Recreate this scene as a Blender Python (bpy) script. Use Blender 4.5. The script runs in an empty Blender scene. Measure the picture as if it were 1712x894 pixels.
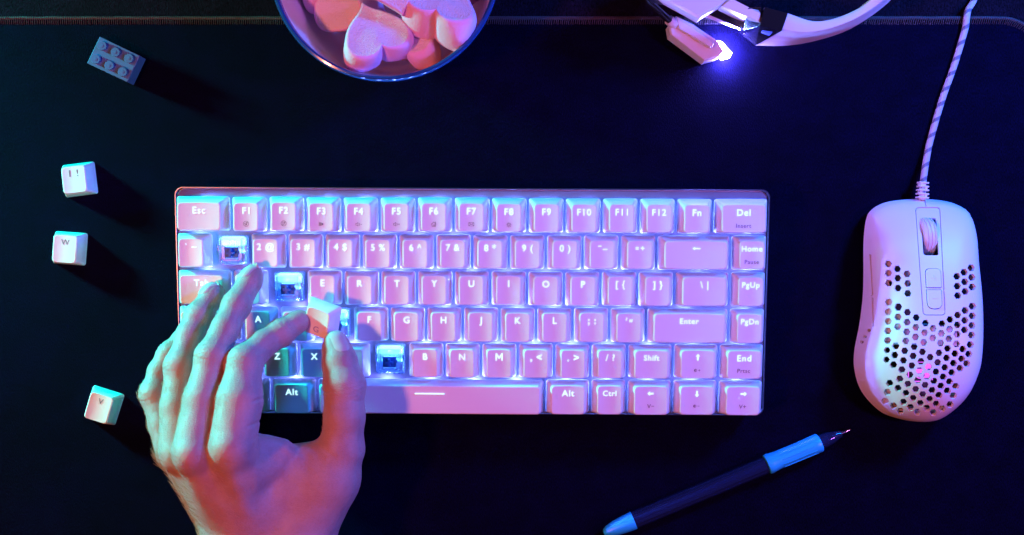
import bpy, math, random
import numpy as np
from mathutils import Vector, Matrix, noise
from mathutils.geometry import delaunay_2d_cdt
from mathutils.bvhtree import BVHTree
random.seed(5)
SC = bpy.context.scene
SC.unit_settings.system = 'METRIC'
SC.unit_settings.scale_length = 0.01          # one unit is a centimetre
# ------------------------------------------------------------------ camera, world, lamps, exposure
FPX, CX, CY, CH = 1700.0, 856.0, 447.0, 55.0  # focal length in photo pixels, centre, height in cm
cam = bpy.data.objects.new('camera', bpy.data.cameras.new('camera'))
SC.collection.objects.link(cam)
cam.location = (0, 0, CH)
cam.data.sensor_width = 36.0
cam.data.lens = 36.0 * FPX / 1712.0
cam.data.clip_start = 0.5
cam.data.clip_end = 1000
SC.camera = cam
SC.render.resolution_x, SC.render.resolution_y = 1024, 535
SC.view_settings.view_transform = 'Standard'
SC.view_settings.look = 'None'
SC.view_settings.exposure = -0.22
SC.view_settings.gamma = 1.0
SC.cycles.max_bounces = 8
SC.cycles.use_denoising = True
SC.cycles.sample_clamp_indirect = 6.0
wd = bpy.data.worlds.new('World'); SC.world = wd; wd.use_nodes = True
wd.node_tree.nodes['Background'].inputs[0].default_value = (0.10, 0.06, 0.30, 1)
wd.node_tree.nodes['Background'].inputs[1].default_value = 0.05

def area(name, loc, target, color, power, size, size_y=None):
    l = bpy.data.lights.new(name, 'AREA'); l.color = color; l.energy = power; l.size = size
    if size_y: l.shape = 'RECTANGLE'; l.size_y = size_y
    o = bpy.data.objects.new(name, l); SC.collection.objects.link(o); o.location = loc
    o.rotation_euler = (Vector(target) - Vector(loc)).to_track_quat('-Z', 'Y').to_euler()
    return o
area('teal_lamp', (-68, 30, 11.0), (-17, -8, 5), (0.0, 0.86, 0.78), 25000, 6).data.spread = math.radians(60)
area('orange_lamp', (-45, -13, 71), (0, 0, 2), (1.0, 0.22, 0.10), 52000, 7)
area('violet_lamp', (66, -2, 66), (0, -2, 2), (0.56, 0.16, 0.95), 47000, 9)
area('blue_lamp', (41, 25, 27), (20, 4, 0), (0.0, 0.16, 1.0), 60000, 7)

# ------------------------------------------------------------------ helpers
def W(px, py, z=0.0):
    s = (CH - z) / FPX
    return Vector(((px - CX) * s, -(py - CY) * s, z))
def tag(o, label=None, cat=None, group=None, kind=None):
    if label: o['label'] = label
    if cat: o['category'] = cat
    if group: o['group'] = group
    if kind: o['kind'] = kind
    return o
def link(o, parent=None):
    SC.collection.objects.link(o)
    if parent: o.parent = parent
    return o
def empty(name, loc=(0, 0, 0), rot=(0, 0, 0)):
    o = bpy.data.objects.new(name, None); o.empty_display_size = 0.5
    o.location = loc; o.rotation_euler = rot
    return link(o)
def mk(name, V, F, mats, parent=None, smooth=True, sharp=35, midx=None):
    me = bpy.data.meshes.new(name)
    me.from_pydata([tuple(v) for v in V], [], [tuple(int(i) for i in f) for f in F])
    for m in (mats if isinstance(mats, (list, tuple)) else [mats]): me.materials.append(m)
    if midx is not None: me.polygons.foreach_set('material_index', midx)
    if smooth:
        me.polygons.foreach_set('use_smooth', [True] * len(me.polygons))
        if sharp: me.set_sharp_from_angle(angle=math.radians(sharp))
    me.update()
    return link(bpy.data.objects.new(name, me), parent)
class MB:
    """collects shapes for one mesh"""
    def __init__(s): s.V = []; s.F = []
    def add(s, V, F):
        o = len(s.V); s.V += [Vector(v) for v in V]; s.F += [tuple(i + o for i in f) for f in F]
    def box(s, c, d, M=None, bev=0.0):
        x, y, z = (k / 2 for k in d); b = min(bev, x * .9, y * .9, z * .9)
        if b > 0:
            s.loft([[(sx * px, sy * py, zz) for sx, sy, px, py in rr] for zz, rr in
                    ((-z, _bb(x - b, y - b, b)), (-z + b, _bb(x, y, b)), (z - b, _bb(x, y, b)), (z, _bb(x - b, y - b, b)))], c, M, True, True)
            return
        V = [(sx * x, sy * y, sz * z) for sz in (-1, 1) for sy in (-1, 1) for sx in (-1, 1)]
        F = [(0, 2, 3, 1), (4, 5, 7, 6), (0, 1, 5, 4), (2, 6, 7, 3), (0, 4, 6, 2), (1, 3, 7, 5)]
        V = [Vector(v) for v in V]
        if M: V = [M @ v for v in V]
        s.add([v + Vector(c) for v in V], F)
    def loft(s, rings, c=(0, 0, 0), M=None, cap0=True, cap1=True, closed=True):
        o = len(s.V); n = len(rings[0])
        for r in rings:
            for v in r:
                v = Vector(v)
                if M: v = M @ v
                s.V.append(v + Vector(c))
        for i in range(len(rings) - 1):
            for j in range(n if closed else n - 1):
                k = (j + 1) % n
                s.F.append((o + i * n + j, o + i * n + k, o + (i + 1) * n + k, o + (i + 1) * n + j))
        if cap0: s.F.append(tuple(o + j for j in reversed(range(n))))
        if cap1: s.F.append(tuple(o + (len(rings) - 1) * n + j for j in range(n)))
    def tube(s, pts, r, n=10, cap=True, flat=1.0):
        pts = [Vector(p) for p in pts]; rr = r if isinstance(r, (list, tuple)) else [r] * len(pts)
        rings = []; up = Vector((0, 0, 1))
        for i, p in enumerate(pts):
            d = (pts[min(i + 1, len(pts) - 1)] - pts[max(i - 1, 0)]).normalized()
            a = d.cross(up)
            if a.length < 1e-4: a = d.cross(Vector((0, 1, 0)))
            a.normalize(); b = a.cross(d)
            rings.append([p + (a * math.cos(t) + b * math.sin(t) * flat) * rr[i] for t in [2 * math.pi * k / n for k in range(n)]])
        s.loft(rings, cap0=cap, cap1=cap)
    def lathe(s, prof, n=48, c=(0, 0, 0), M=None, cap0=False, cap1=False):
        s.loft([[(r * math.cos(2 * math.pi * k / n), r * math.sin(2 * math.pi * k / n), z) for k in range(n)] for r, z in prof], c, M, cap0, cap1)
    def build(s, name, mat, parent=None, smooth=True, sharp=35):
        return mk(name, s.V, s.F, mat, parent, smooth, sharp)
def _bb(x, y, b):
    """rounded corner loop as (sx, sy, px, py)"""
    out = []
    for sx, sy, a0 in ((1, 1, 0), (-1, 1, 90), (-1, -1, 180), (1, -1, 270)):
        for k in range(4):
            a = math.radians(a0 + k * 30)
            out.append((1, 1, sx * (x - b) + b * math.cos(a), sy * (y - b) + b * math.sin(a)))
    return out
def rrect(hx, hy, r, n=5, cx=0.0, cy=0.0):
    out = []
    for sx, sy, a0 in ((1, 1, 0), (-1, 1, 90), (-1, -1, 180), (1, -1, 270)):
        for k in range(n):
            a = math.radians(a0 + k * 90 / (n - 1))
            out.append((cx + sx * (hx - r) + r * math.cos(a), cy + sy * (hy - r) + r * math.sin(a)))
    return out
def catmull(P, n=8):
    P = [Vector(p) for p in P]; P = [P[0] * 2 - P[1]] + P + [P[-1] * 2 - P[-2]]; out = []
    for i in range(1, len(P) - 2):
        for k in range(n):
            t = k / n; a, b, c, d = P[i - 1:i + 3]
            out.append(0.5 * ((2 * b) + (c - a) * t + (2 * a - 5 * b + 4 * c - d) * t * t + (3 * b - a - 3 * c + d) * t ** 3))
    out.append(P[-2]); return out

def mat(name, col=(.8, .8, .8), rough=.5, metal=0.0, spec=.5, bump=0.0, bscale=20, trans=0.0, ior=1.45, emit=None, estr=0.0,
        sss=0.0, sssr=(.3, .1, .05), coat=0.0, var=0.0, vscale=3.0, sheen=0.0, rvar=0.0, bdist=.02, detail=4):
    m = bpy.data.materials.new(name); m.use_nodes = True; nt = m.node_tree; b = nt.nodes['Principled BSDF']; I = b.inputs
    I['Base Color'].default_value = (*col, 1); I['Roughness'].default_value = rough; I['Metallic'].default_value = metal
    I['Specular IOR Level'].default_value = spec; I['Transmission Weight'].default_value = trans; I['IOR'].default_value = ior
    I['Coat Weight'].default_value = coat; I['Sheen Weight'].default_value = sheen
    if emit: I['Emission Color'].default_value = (*emit, 1); I['Emission Strength'].default_value = estr
    if sss:
        I['Subsurface Weight'].default_value = sss; I['Subsurface Radius'].default_value = sssr; I['Subsurface Scale'].default_value = 1.0
    tc = nt.nodes.new('ShaderNodeTexCoord')
    if bump:
        n = nt.nodes.new('ShaderNodeTexNoise'); n.inputs['Scale'].default_value = bscale; n.inputs['Detail'].default_value = detail
        nt.links.new(tc.outputs['Object'], n.inputs['Vector'])
        bp = nt.nodes.new('ShaderNodeBump'); bp.inputs['Strength'].default_value = bump; bp.inputs['Distance'].default_value = bdist
        nt.links.new(n.outputs['Fac'], bp.inputs['Height']); nt.links.new(bp.outputs['Normal'], I['Normal'])
    if var or rvar:
        n = nt.nodes.new('ShaderNodeTexNoise'); n.inputs['Scale'].default_value = vscale; n.inputs['Detail'].default_value = 5
        nt.links.new(tc.outputs['Object'], n.inputs['Vector'])
        if var:
            r = nt.nodes.new('ShaderNodeMapRange'); r.inputs['From Min'].default_value = .3; r.inputs['From Max'].default_value = .7
            r.inputs['To Min'].default_value = 1 - var; r.inputs['To Max'].default_value = 1.0
            nt.links.new(n.outputs['Fac'], r.inputs['Value'])
            h = nt.nodes.new('ShaderNodeHueSaturation'); h.inputs['Color'].default_value = (*col, 1)
            nt.links.new(r.outputs['Result'], h.inputs['Value']); nt.links.new(h.outputs['Color'], I['Base Color'])
        if rvar:
            r = nt.nodes.new('ShaderNodeMapRange'); r.inputs['From Min'].default_value = .3; r.inputs['From Max'].default_value = .7
            r.inputs['To Min'].default_value = rough - rvar; r.inputs['To Max'].default_value = rough + rvar
            nt.links.new(n.outputs['Fac'], r.inputs['Value']); nt.links.new(r.outputs['Result'], I['Roughness'])
    return m
M_cap = mat('keycap_plastic', (.78, .78, .78), .42, bump=.05, bscale=55, bdist=.01, rvar=.06, vscale=2, sss=.12, sssr=(.12, .12, .12))
M_legend = mat('lit_legend', (.10, .14, .16), .6, emit=(.50, .90, 1.0), estr=2.0)
M_print = mat('grey_print', (.20, .16, .20), .6)
M_plate = mat('key_plate', (.14, .125, .15), .50, metal=0.0, spec=.25, bump=.12, bscale=60, bdist=.01)
M_case = mat('case_plastic', (.70, .70, .70), .38, bump=.05, bscale=40, bdist=.01)
M_trim = mat('metal_trim', (.20, .22, .28), .28, metal=.9)
M_led = mat('backlight', (.1, .1, .1), .5, emit=(.12, .20, 1.0), estr=1250)
M_chip_fill = mat('switch_lamp_and_fill', (.1, .1, .1), .5, emit=(.10, .42, 1.0), estr=25)
M_swbase = mat('switch_base_painted_glow', (.7, .8, .9), .4, emit=(.01, .16, 1.0), estr=.9, bump=.3, bscale=9)  # backlight falling on the base, put in as a faint glow of its own
M_ledw = mat('backlight_window', (.8, .9, 1), .5, emit=(.28, .78, 1.0), estr=4.6)
M_clear = mat('clear_housing', (.45, .70, 1.0), .20, trans=.7, ior=1.42, bump=.25, bscale=14, bdist=.03)
M_stem = mat('switch_stem', (.01, .14, .42), .5)
M_blackgloss = mat('gloss_black', (.012, .012, .014), .08, coat=.5)

# fabric: fine weave bump and faint lint
def fabric(name, col, scale=26):
    m = bpy.data.materials.new(name); m.use_nodes = True; nt = m.node_tree; b = nt.nodes['Principled BSDF']; I = b.inputs
    I['Roughness'].default_value = .85; I['Specular IOR Level'].default_value = .035
    
    tc = nt.nodes.new('ShaderNodeTexCoord')
    v = nt.nodes.new('ShaderNodeTexNoise'); v.inputs['Scale'].default_value = scale; v.inputs['Detail'].default_value = 3
    n = nt.nodes.new('ShaderNodeTexNoise'); n.inputs['Scale'].default_value = .9; n.inputs['Detail'].default_value = 6
    for k in (v, n): nt.links.new(tc.outputs['Object'], k.inputs['Vector'])
    mp = nt.nodes.new('ShaderNodeMapping'); mp.inputs['Scale'].default_value = (1, .35, 1)
    w1 = nt.nodes.new('ShaderNodeTexNoise'); w1.inputs['Scale'].default_value = scale * .8; w1.inputs['Detail'].default_value = 2
    nt.links.new(tc.outputs['Object'], mp.inputs['Vector']); nt.links.new(mp.outputs['Vector'], w1.inputs['Vector'])
    ad = nt.nodes.new('ShaderNodeMath'); ad.operation = 'ADD'
    nt.links.new(v.outputs['Fac'], ad.inputs[0]); nt.links.new(w1.outputs['Fac'], ad.inputs[1])
    bp = nt.nodes.new('ShaderNodeBump'); bp.inputs['Strength'].default_value = .9; bp.inputs['Distance'].default_value = .03
    nt.links.new(ad.outputs['Value'], bp.inputs['Height']); nt.links.new(bp.outputs['Normal'], I['Normal'])
    r = nt.nodes.new('ShaderNodeMapRange'); r.inputs['From Min'].default_value = .75; r.inputs['From Max'].default_value = 1.35
    r.inputs['To Min'].default_value = .15; r.inputs['To Max'].default_value = 2.3
    nt.links.new(ad.outputs['Value'], r.inputs['Value'])
    r2 = nt.nodes.new('ShaderNodeMapRange'); r2.inputs['From Min'].default_value = .35; r2.inputs['From Max'].default_value = .7
    r2.inputs['To Min'].default_value = .8; r2.inputs['To Max'].default_value = 1.25
    nt.links.new(n.outputs['Fac'], r2.inputs['Value'])
    mu = nt.nodes.new('ShaderNodeMath'); mu.operation = 'MULTIPLY'
    nt.links.new(r.outputs['Result'], mu.inputs[0]); nt.links.new(r2.outputs['Result'], mu.inputs[1])
    h = nt.nodes.new('ShaderNodeHueSaturation'); h.inputs['Color'].default_value = (*col, 1)
    nt.links.new(mu.outputs['Value'], h.inputs['Value']); nt.links.new(h.outputs['Color'], I['Base Color'])
    return m
M_mat = fabric('mat_cloth', (.0011, .0009, .0090))
M_table = fabric('table_cloth', (.005, .004, .009), 20)
M_thread = mat('thread', (.030, .022, .024), .5, bump=.4, bscale=60)
M_hem = mat('hem_binding', (.042, .031, .031), .45, bump=.6, bscale=40)

# ------------------------------------------------------------------ table and desk mat
def sheet(name, x0, x1, y0, y1, z0, z1, m, parent=None, r=0.0):
    b = MB(); hx, hy = (x1 - x0) / 2, (y1 - y0) / 2; c = ((x0 + x1) / 2, (y0 + y1) / 2, 0)
    if r:
        L = lambda ins, z: [(x, y, z) for x, y in rrect(hx - ins, hy - ins, r, 12)]
    else:
        L = lambda ins, z: [(hx, hy, z), (-hx, hy, z), (-hx, -hy, z), (hx, -hy, z)]
    b.loft([L(0, z0), L(0, z1)], c, None)
    return b.build(name, m, parent, smooth=False)
t = sheet('table_surface', -75, 75, -55, 45, -3.0, -0.30, M_table); tag(t, kind='structure')
MAT_Y = W(0, 30, 0).y; MAT_X = 29.0; MAT_R = 2.6
dm = empty('desk_mat', (0, 0, -.3)); tag(dm, 'black cloth desk mat with a stitched edge, lying under everything', 'desk mat')
sh = sheet('mat_cloth', -45, MAT_X, -32, MAT_Y, -0.296, 0.0, M_mat, None, MAT_R); sh.parent = dm; sh.location = (0, 0, .3)
hx, hy, mcx, mcy = (MAT_X + 45) / 2, (MAT_Y + 32) / 2, (MAT_X - 45) / 2, (MAT_Y - 32) / 2
edge = [Vector((x, y, 0)) for x, y in rrect(hx, hy, MAT_R, 14, mcx, mcy)]
edge = edge[:28]  # right corner, back edge, left corner
dense = []
for a, b_ in zip([Vector((MAT_X, -25, 0))] + edge, edge + [Vector((-45, -25, 0))]):
    n = max(1, int((b_ - a).length / .5)); dense += [a.lerp(b_, k / n) for k in range(n)]
bm_ = MB(); bm_.tube([p + Vector((0, .012 * math.sin(i * 1.7), -.02)) for i, p in enumerate(dense)], .10, 8, flat=.9); hem = bm_.build('hem', M_hem, None); hem.parent = dm; hem.location = (0, 0, .3)
st = MB(); d = 0.0; acc = 0.0
for a, b_ in zip(dense, dense[1:]):
    L = (b_ - a).length; acc += L
    while acc > .115:
        acc -= .115; f = 1 - acc / max(L, 1e-6); p = a.lerp(b_, max(0, f)); t_ = (b_ - a).normalized(); nrm = Vector((-t_.y, t_.x, 0))
        if p.y < -8: continue
        j = random.uniform(-.02, .02)
        st.tube([p + nrm * -.10 + Vector((0, 0, .03)), p + nrm * .06 + t_ * .02 + Vector((0, 0, .075)), p + nrm * .24 + t_ * (.05 + j) + Vector((0, 0, .030)), p + nrm * (.34 + j) + t_ * .06 + Vector((0, 0, -.012))], .024, 5)
sts = st.build('stitching', M_thread, None); sts.parent = dm; sts.location = (0, 0, .3)
# ------------------------------------------------------------------ writing and symbols
_fc = {}
def text_geo(s, size, bold=.018, space=1.08):
    """flat lettering, centred on its own box: (verts 2D, faces)"""
    key = (s, size, bold, space)
    if key in _fc: return _fc[key]
    cu = bpy.data.curves.new('lettering', 'FONT'); cu.body = s; cu.size = size; cu.offset = bold * size; cu.space_character = space
    cu.resolution_u = 3
    o = bpy.data.objects.new('lettering', cu); SC.collection.objects.link(o)
    dg = bpy.context.evaluated_depsgraph_get(); dg.update()
    me = o.evaluated_get(dg).to_mesh()
    V = [(v.co.x, v.co.y) for v in me.vertices]; F = [tuple(p.vertices) for p in me.polygons]
    o.evaluated_get(dg).to_mesh_clear()
    bpy.data.objects.remove(o); bpy.data.curves.remove(cu)
    x0, x1 = min(v[0] for v in V), max(v[0] for v in V)
    V = [(v[0] - (x0 + x1) / 2, v[1] - size * .36) for v in V]
    _fc[key] = (V, F); return _fc[key]
def strokes(lines, w):
    V, F, L = [], [], []
    for i, ln in enumerate(lines):
        for a, b in zip(ln, ln[1:]):
            d = Vector(b) - Vector(a)
            if d.length < 1e-6: continue
            d.normalize(); n = Vector((-d.y, d.x)) * w / 2; e = d * w * .3; o = len(V)
            for p in (Vector(a) - e + n, Vector(a) - e - n, Vector(b) + e - n, Vector(b) + e + n): V.append((p.x, p.y))
            F.append((o, o + 1, o + 2, o + 3))
    return V, F
def circ(x, y, r, n=16, a0=0, a1=360):
    return [(x + r * math.cos(math.radians(a0 + (a1 - a0) * k / n)), y + r * math.sin(math.radians(a0 + (a1 - a0) * k / n))) for k in range(n + 1)]
def arrow(dx, dy, L=.13, h=.075, w=.055):
    d = Vector((dx, dy)); n = Vector((-dy, dx)); T = d * L
    P = [T, T - d * .12 + n * h * 1.15, T - d * .12 + n * w / 2, -d * L * .75 + n * w / 2, -d * L * .75 - n * w / 2, T - d * .12 - n * w / 2, T - d * .12 - n * h * 1.15]
    return [(p.x, p.y) for p in P], [(0, 1, 2, 5, 6), (2, 3, 4, 5)]
def icon(k):
    if k == 'mute': return strokes([circ(0, 0, .11), [(-.06, -.02), (-.02, -.02), (.03, -.06), (.03, .06), (-.02, .02), (-.06, .02), (-.06, -.02)], [(.07, .06), (-.03, -.07)]], .016)
    if k == 'gauge': return strokes([circ(0, 0, .11), circ(0, -.01, .035, 10), [(.02, .02), (.05, .05)], circ(0, -.01, .07, 6, 200, 260), circ(0, 0, .07, 6, 20, 80), circ(0, 0, .07, 6, 110, 160)], .016)
    if k == 'play':
        V, F = strokes([[(-.09, -.07), (-.09, .07)], [(-.055, -.07), (-.055, .07)], [(-.02, -.07), (-.02, .07)]], .018)
        o = len(V); return V + [(.01, -.07), (.01, .07), (.10, 0)], F + [(o, o + 2, o + 1)]
    if k in ('voldown', 'volup'):
        L = [[(-.12, -.035), (-.08, -.035), (-.03, -.075), (-.03, .075), (-.08, .035), (-.12, .035), (-.12, -.035)], circ(-.02, 0, .06, 8, -60, 60), [(.08, 0), (.14, 0)]]
        if k == 'volup': L.append([(.11, -.03), (.11, .03)])
        return strokes(L, .016)
    if k == 'home': return strokes([[(-.10, 0), (0, .09), (.10, 0)], [(-.075, .01), (-.075, -.09), (.075, -.09), (.075, .01)], [(.07, .04), (.07, .10)], [(.0, -.09), (.0, -.03), (.04, -.03), (.04, -.09)]], .018)
    if k == 'mail': return strokes([[(-.11, -.07), (.11, -.07), (.11, .07), (-.11, .07), (-.11, -.07)], [(-.11, .07), (0, -.01), (.11, .07)], [(-.11, -.07), (-.03, 0)], [(.11, -.07), (.03, 0)]], .015)
    if k == 'sun': return strokes([circ(0, 0, .05, 12)] + [[(.07 * math.cos(a), .07 * math.sin(a)), (.105 * math.cos(a), .105 * math.sin(a))] for a in [k * math.pi / 4 for k in range(8)]], .018)
    if k in ('brightup', 'brightdown'):
        V, F = strokes([circ(-.08, 0, .055, 14), [(.04, 0), (.12, 0)]] + ([[(.08, -.04), (.08, .04)]] if k == 'brightup' else []), .018)
        o = len(V); h = circ(-.08, 0, .055, 8, 90, 270); return V + h, F + [tuple(range(o, o + len(h)))]
def place(geo, x, y): return [(v[0] + x, v[1] + y) for v in geo[0]], geo[1]
def merge(*g):
    V, F = [], []
    for v, f in g:
        o = len(V); V += list(v); F += [tuple(i + o for i in q) for q in f]
    return V, F
def legend_geo(s, size=.42):
    if s == '<-': return merge(place(arrow(-1, 0, .17, .065, .045), 0, 0), strokes([[(-.1, 0), (.21, 0)]], .045))
    if s in ('up', 'down', 'left', 'right'): return arrow(*{'up': (0, 1), 'down': (0, -1), 'left': (-1, 0), 'right': (1, 0)}[s], .18, .10, .075)
    if s == 'M': return strokes([[(-.15, -.17), (-.15, .17), (0, -.06), (.15, .17), (.15, -.17)]], .062)
    if s in ('W', 'N'): return text_geo(s, size, .003, 1.0)
    if s in ('; :', ', <', '. >'): return text_geo(s, size * 1.1, .022, 1.12)
    if s == 'bar': return strokes([[(-.72, 0), (.72, 0)]], .045)
    if s == '- _': return strokes([[(-.20, .09), (-.06, .09)], [(.04, -.07), (.24, -.07)]], .045)
    if s == '= +': return strokes([[(-.20, .04), (-.08, .04)], [(-.20, -.04), (-.08, -.04)], [(.06, 0), (.22, 0)], [(.14, -.08), (.14, .08)]], .042)
    if s == "' \"": return strokes([[(-.12, .14), (-.14, .04)], [(.06, .05), (.04, -.05)], [(.15, .05), (.13, -.05)]], .05)
    b = .012 if len(s) < 3 else .006
    return text_geo(s, size, b, 1.12 if len(s) > 1 else 1.0)

# ------------------------------------------------------------------ keycap
ROWS = {  # name: (height, back inset, front inset, face tilt in degrees)
    'F': (.88, .30, .10, -3.0), 'N': (.84, .25, .13, -2.0), 'Q': (.78, .21, .12, 0.0),
    'A': (.76, .20, .10, 2.0), 'Z': (.78, .22, .11, 4.0), 'S': (.78, .20, .09, 4.0)}
BASE_D = 1.76
def face_z(x, y, hw, yc, h, tilt, dish):
    u = max(-1, min(1, x / hw))
    return h + math.tan(math.radians(tilt)) * (y - yc) - dish * (1 - u * u)
def keycap_mesh(w, row, convex=False):
    h, bi, fi, tilt = ROWS[row]; hw, hd = w / 2, BASE_D / 2
    ins = .265 if w < 5 else .20
    tw = hw - ins; y1 = hd - bi; y0 = -hd + fi; yc = (y0 + y1) / 2; td = (y1 - y0) / 2
    dish = .055 if not convex else -.03
    V = []; rings = []
    nx = 8 if w < 5 else 24
    def ring(hx, hy, r, cy, zf):
        P = rrect(hx, hy, r, 6, 0, cy); Q = []
        for i, p in enumerate(P):
            Q.append(p); q = P[(i + 1) % len(P)]
            if i in (5, 17): Q += [(p[0] + (q[0] - p[0]) * k / nx, p[1] + (q[1] - p[1]) * k / nx) for k in range(1, nx)]
        rings.append([(x, y, zf(x, y)) for x, y in Q])
    ft = lambda x, y: face_z(x, y, tw, yc, h, tilt, 0)
    fd = lambda x, y: face_z(x, y, tw, yc, h, tilt, dish)
    wt = .11
    ring(tw - .25, td - .25, .06, yc, lambda x, y: h - .22)                 # inside ceiling
    ring(tw - wt + .02, td - wt + .02, .09, yc, lambda x, y: h - .25)
    ring(hw - wt, hd - wt, .08, 0, lambda x, y: 0.0)
    ring(hw - .015, hd - .015, .12, 0, lambda x, y: 0.0)
    ring(hw, hd, .13, 0, lambda x, y: .03)
    k = .55
    ring(hw + (tw - hw) * k - .0, hd + (td - hd) * k, .15, yc * k, lambda x, y: h * k)
    ring(tw + .028, td + .024, .17, yc, lambda x, y: ft(x, y) - .065)
    ring(tw + .010, td + .010, .165, yc, lambda x, y: fd(x, y) * .55 + ft(x, y) * .45 - .018)
    ring(tw - .022, td - .022, .15, yc, lambda x, y: fd(x * .99, y) + .002)
    ring(tw - .07, td - .07, .12, yc, lambda x, y: fd(x, y))
    # top face as a grid of strips so that the dish is smooth
    b = MB(); b.loft(rings, cap0=True, cap1=False)
    last = rings[-1]; n = len(last); off = len(b.V) - n
    xs = [p[0] for p in last]
    # strips shrinking in y only would fold; use concentric rings scaled in both
    prev = off
    for f in (.85, .68, .5, .33, .16):
        o = len(b.V)
        for p in last:
            x, y = p[0] * f, yc + (p[1] - yc) * f
            b.V.append(Vector((x, y, fd(x, y))))
        for j in range(n):
            kk = (j + 1) % n; b.F.append((prev + j, prev + kk, o + kk, o + j))
        prev = o
    b.F.append(tuple(prev + j for j in range(n)))
    me = bpy.data.meshes.new('key'); me.from_pydata([tuple(v) for v in b.V], [], b.F); me.materials.append(M_cap)
    me.polygons.foreach_set('use_smooth', [True] * len(me.polygons)); me.set_sharp_from_angle(angle=math.radians(50)); me.update()
    return me, dict(tw=tw, td=td, yc=yc, h=h, tilt=tilt, dish=dish)
_kc = {}
def keycap(w, row, convex=False):
    if (w, row) not in _kc: _kc[(w, row)] = keycap_mesh(w, row, convex)
    return _kc[(w, row)]
def face_mesh(name, geo, info, x, y, m, parent, lift=.010, rot=0):
    V, F = geo; out = []; c, s_ = math.cos(rot), math.sin(rot)
    for i, (vx, vy) in enumerate(V):
        px, py = x + vx * c - vy * s_, y + vx * s_ + vy * c
        out.append((px, py, face_z(px, py, info['tw'], info['yc'], info['h'], info['tilt'], info['dish']) + lift))
    # keep flat overlapping strokes apart
    seen = {}
    for fi, f in enumerate(F):
        for i in f: seen.setdefault(i, fi)
    out = [(p[0], p[1], p[2] + .0002 * (seen.get(i, 0) % 12)) for i, p in enumerate(out)]
    return mk(name, out, F, m, parent, smooth=False)
def dress(o, info, leg, second=None, m1=None, m2=None, size=.42):
    top = info['yc'] + info['td']
    face_mesh('legend', legend_geo(leg, size), info, 0, top - .36, m1 or M_legend, o)
    if second:
        g = (lambda q: ([(a * 1.2, b * 1.2) for a, b in q[0]], q[1]))(icon(second)) if second in ('mute', 'gauge', 'play', 'voldown', 'volup', 'home', 'mail', 'sun', 'brightup', 'brightdown') else text_geo(second, .30, .004, 1.1)
        face_mesh('printed_symbol', g, info, 0, top - 1.03, m2 or M_print, o)

# ------------------------------------------------------------------ keyboard
PITCH = 1.905
z_front, z_back = 1.75, 2.70
kb = empty('keyboard', (0, 0, 0))
tag(kb, 'compact white mechanical keyboard with blue backlight and glowing legends', 'keyboard')
p0 = W(789, 661, z_front); p5 = W(790.5, 359, z_back); p5.x = p0.x + .045
yd = (p5 - p0); YL = yd.length / 5                              # row spacing along the slope
yv = yd.normalized(); xv = Vector((1, 0, 0)); xv = (xv - yv * xv.dot(yv)).normalized(); zv = xv.cross(yv)
KM = Matrix((( xv.x, yv.x, zv.x, p0.x), (xv.y, yv.y, zv.y, p0.y), (xv.z, yv.z, zv.z, p0.z), (0, 0, 0, 1)))
kb.matrix_world = KM
U = 30.43 / 16
L = [
 ('F', [('Esc', 1.5), ('F1', 1, 'mute'), ('F2', 1, 'gauge'), ('F3', 1, 'play'), ('F4', 1, 'voldown'), ('F5', 1, 'volup'), ('F6', 1, 'home'), ('F7', 1, 'mail'), ('F8', 1, 'sun'), ('F9', 1), ('F10', 1), ('F11', 1), ('F12', 1), ('Fn', 1), ('Del', 1.5, 'Insert')]),
 ('N', [('` ~', 1), (None, 1), ('2 @', 1), ('3 #', 1), ('4 $', 1), ('5 %', 1), ('6 ^', 1), ('7 &', 1), ('8 *', 1), ('9 (', 1), ('0 )', 1), ('- _', 1), ('= +', 1), ('<-', 2), ('Home', 1, 'Pause')]),
 ('Q', [('Tab', 1.5), ('Q', 1), (None, 1), ('E', 1), ('R', 1), ('T', 1), ('Y', 1), ('U', 1), ('I', 1), ('O', 1), ('P', 1), ('[ {', 1), ('] }', 1), ('\\ |', 1.5), ('PgUp', 1)]),
 ('A', [('Caps', 1.75), ('A', 1), ('S', 1), (None, 1), ('F', 1), ('G', 1), ('H', 1), ('J', 1), ('K', 1), ('L', 1), ('; :', 1), ("' \"", 1), ('Enter', 2.25), ('PgDn', 1)]),
 ('Z', [('Shift', 2.25), ('Z', 1), ('X', 1), ('C', 1), (None, 1), ('B', 1), ('N', 1), ('M', 1), (', <', 1), ('. >', 1), ('/ ?', 1), ('Shift', 1.25), ('up', 1.25, 'brightup'), ('End', 1.25, 'Prtsc')]),
 ('S', [('Ctrl', 1.25), ('Win', 1.25), ('Alt', 1.25), ('bar', 6.25), ('Alt', 1.25), ('Ctrl', 1), ('left', 1.25, 'V−'), ('down', 1.25, 'brightdown'), ('right', 1.25, 'V+')]),
]
PZ = -.42                                                        # plate below the cap skirts
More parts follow.
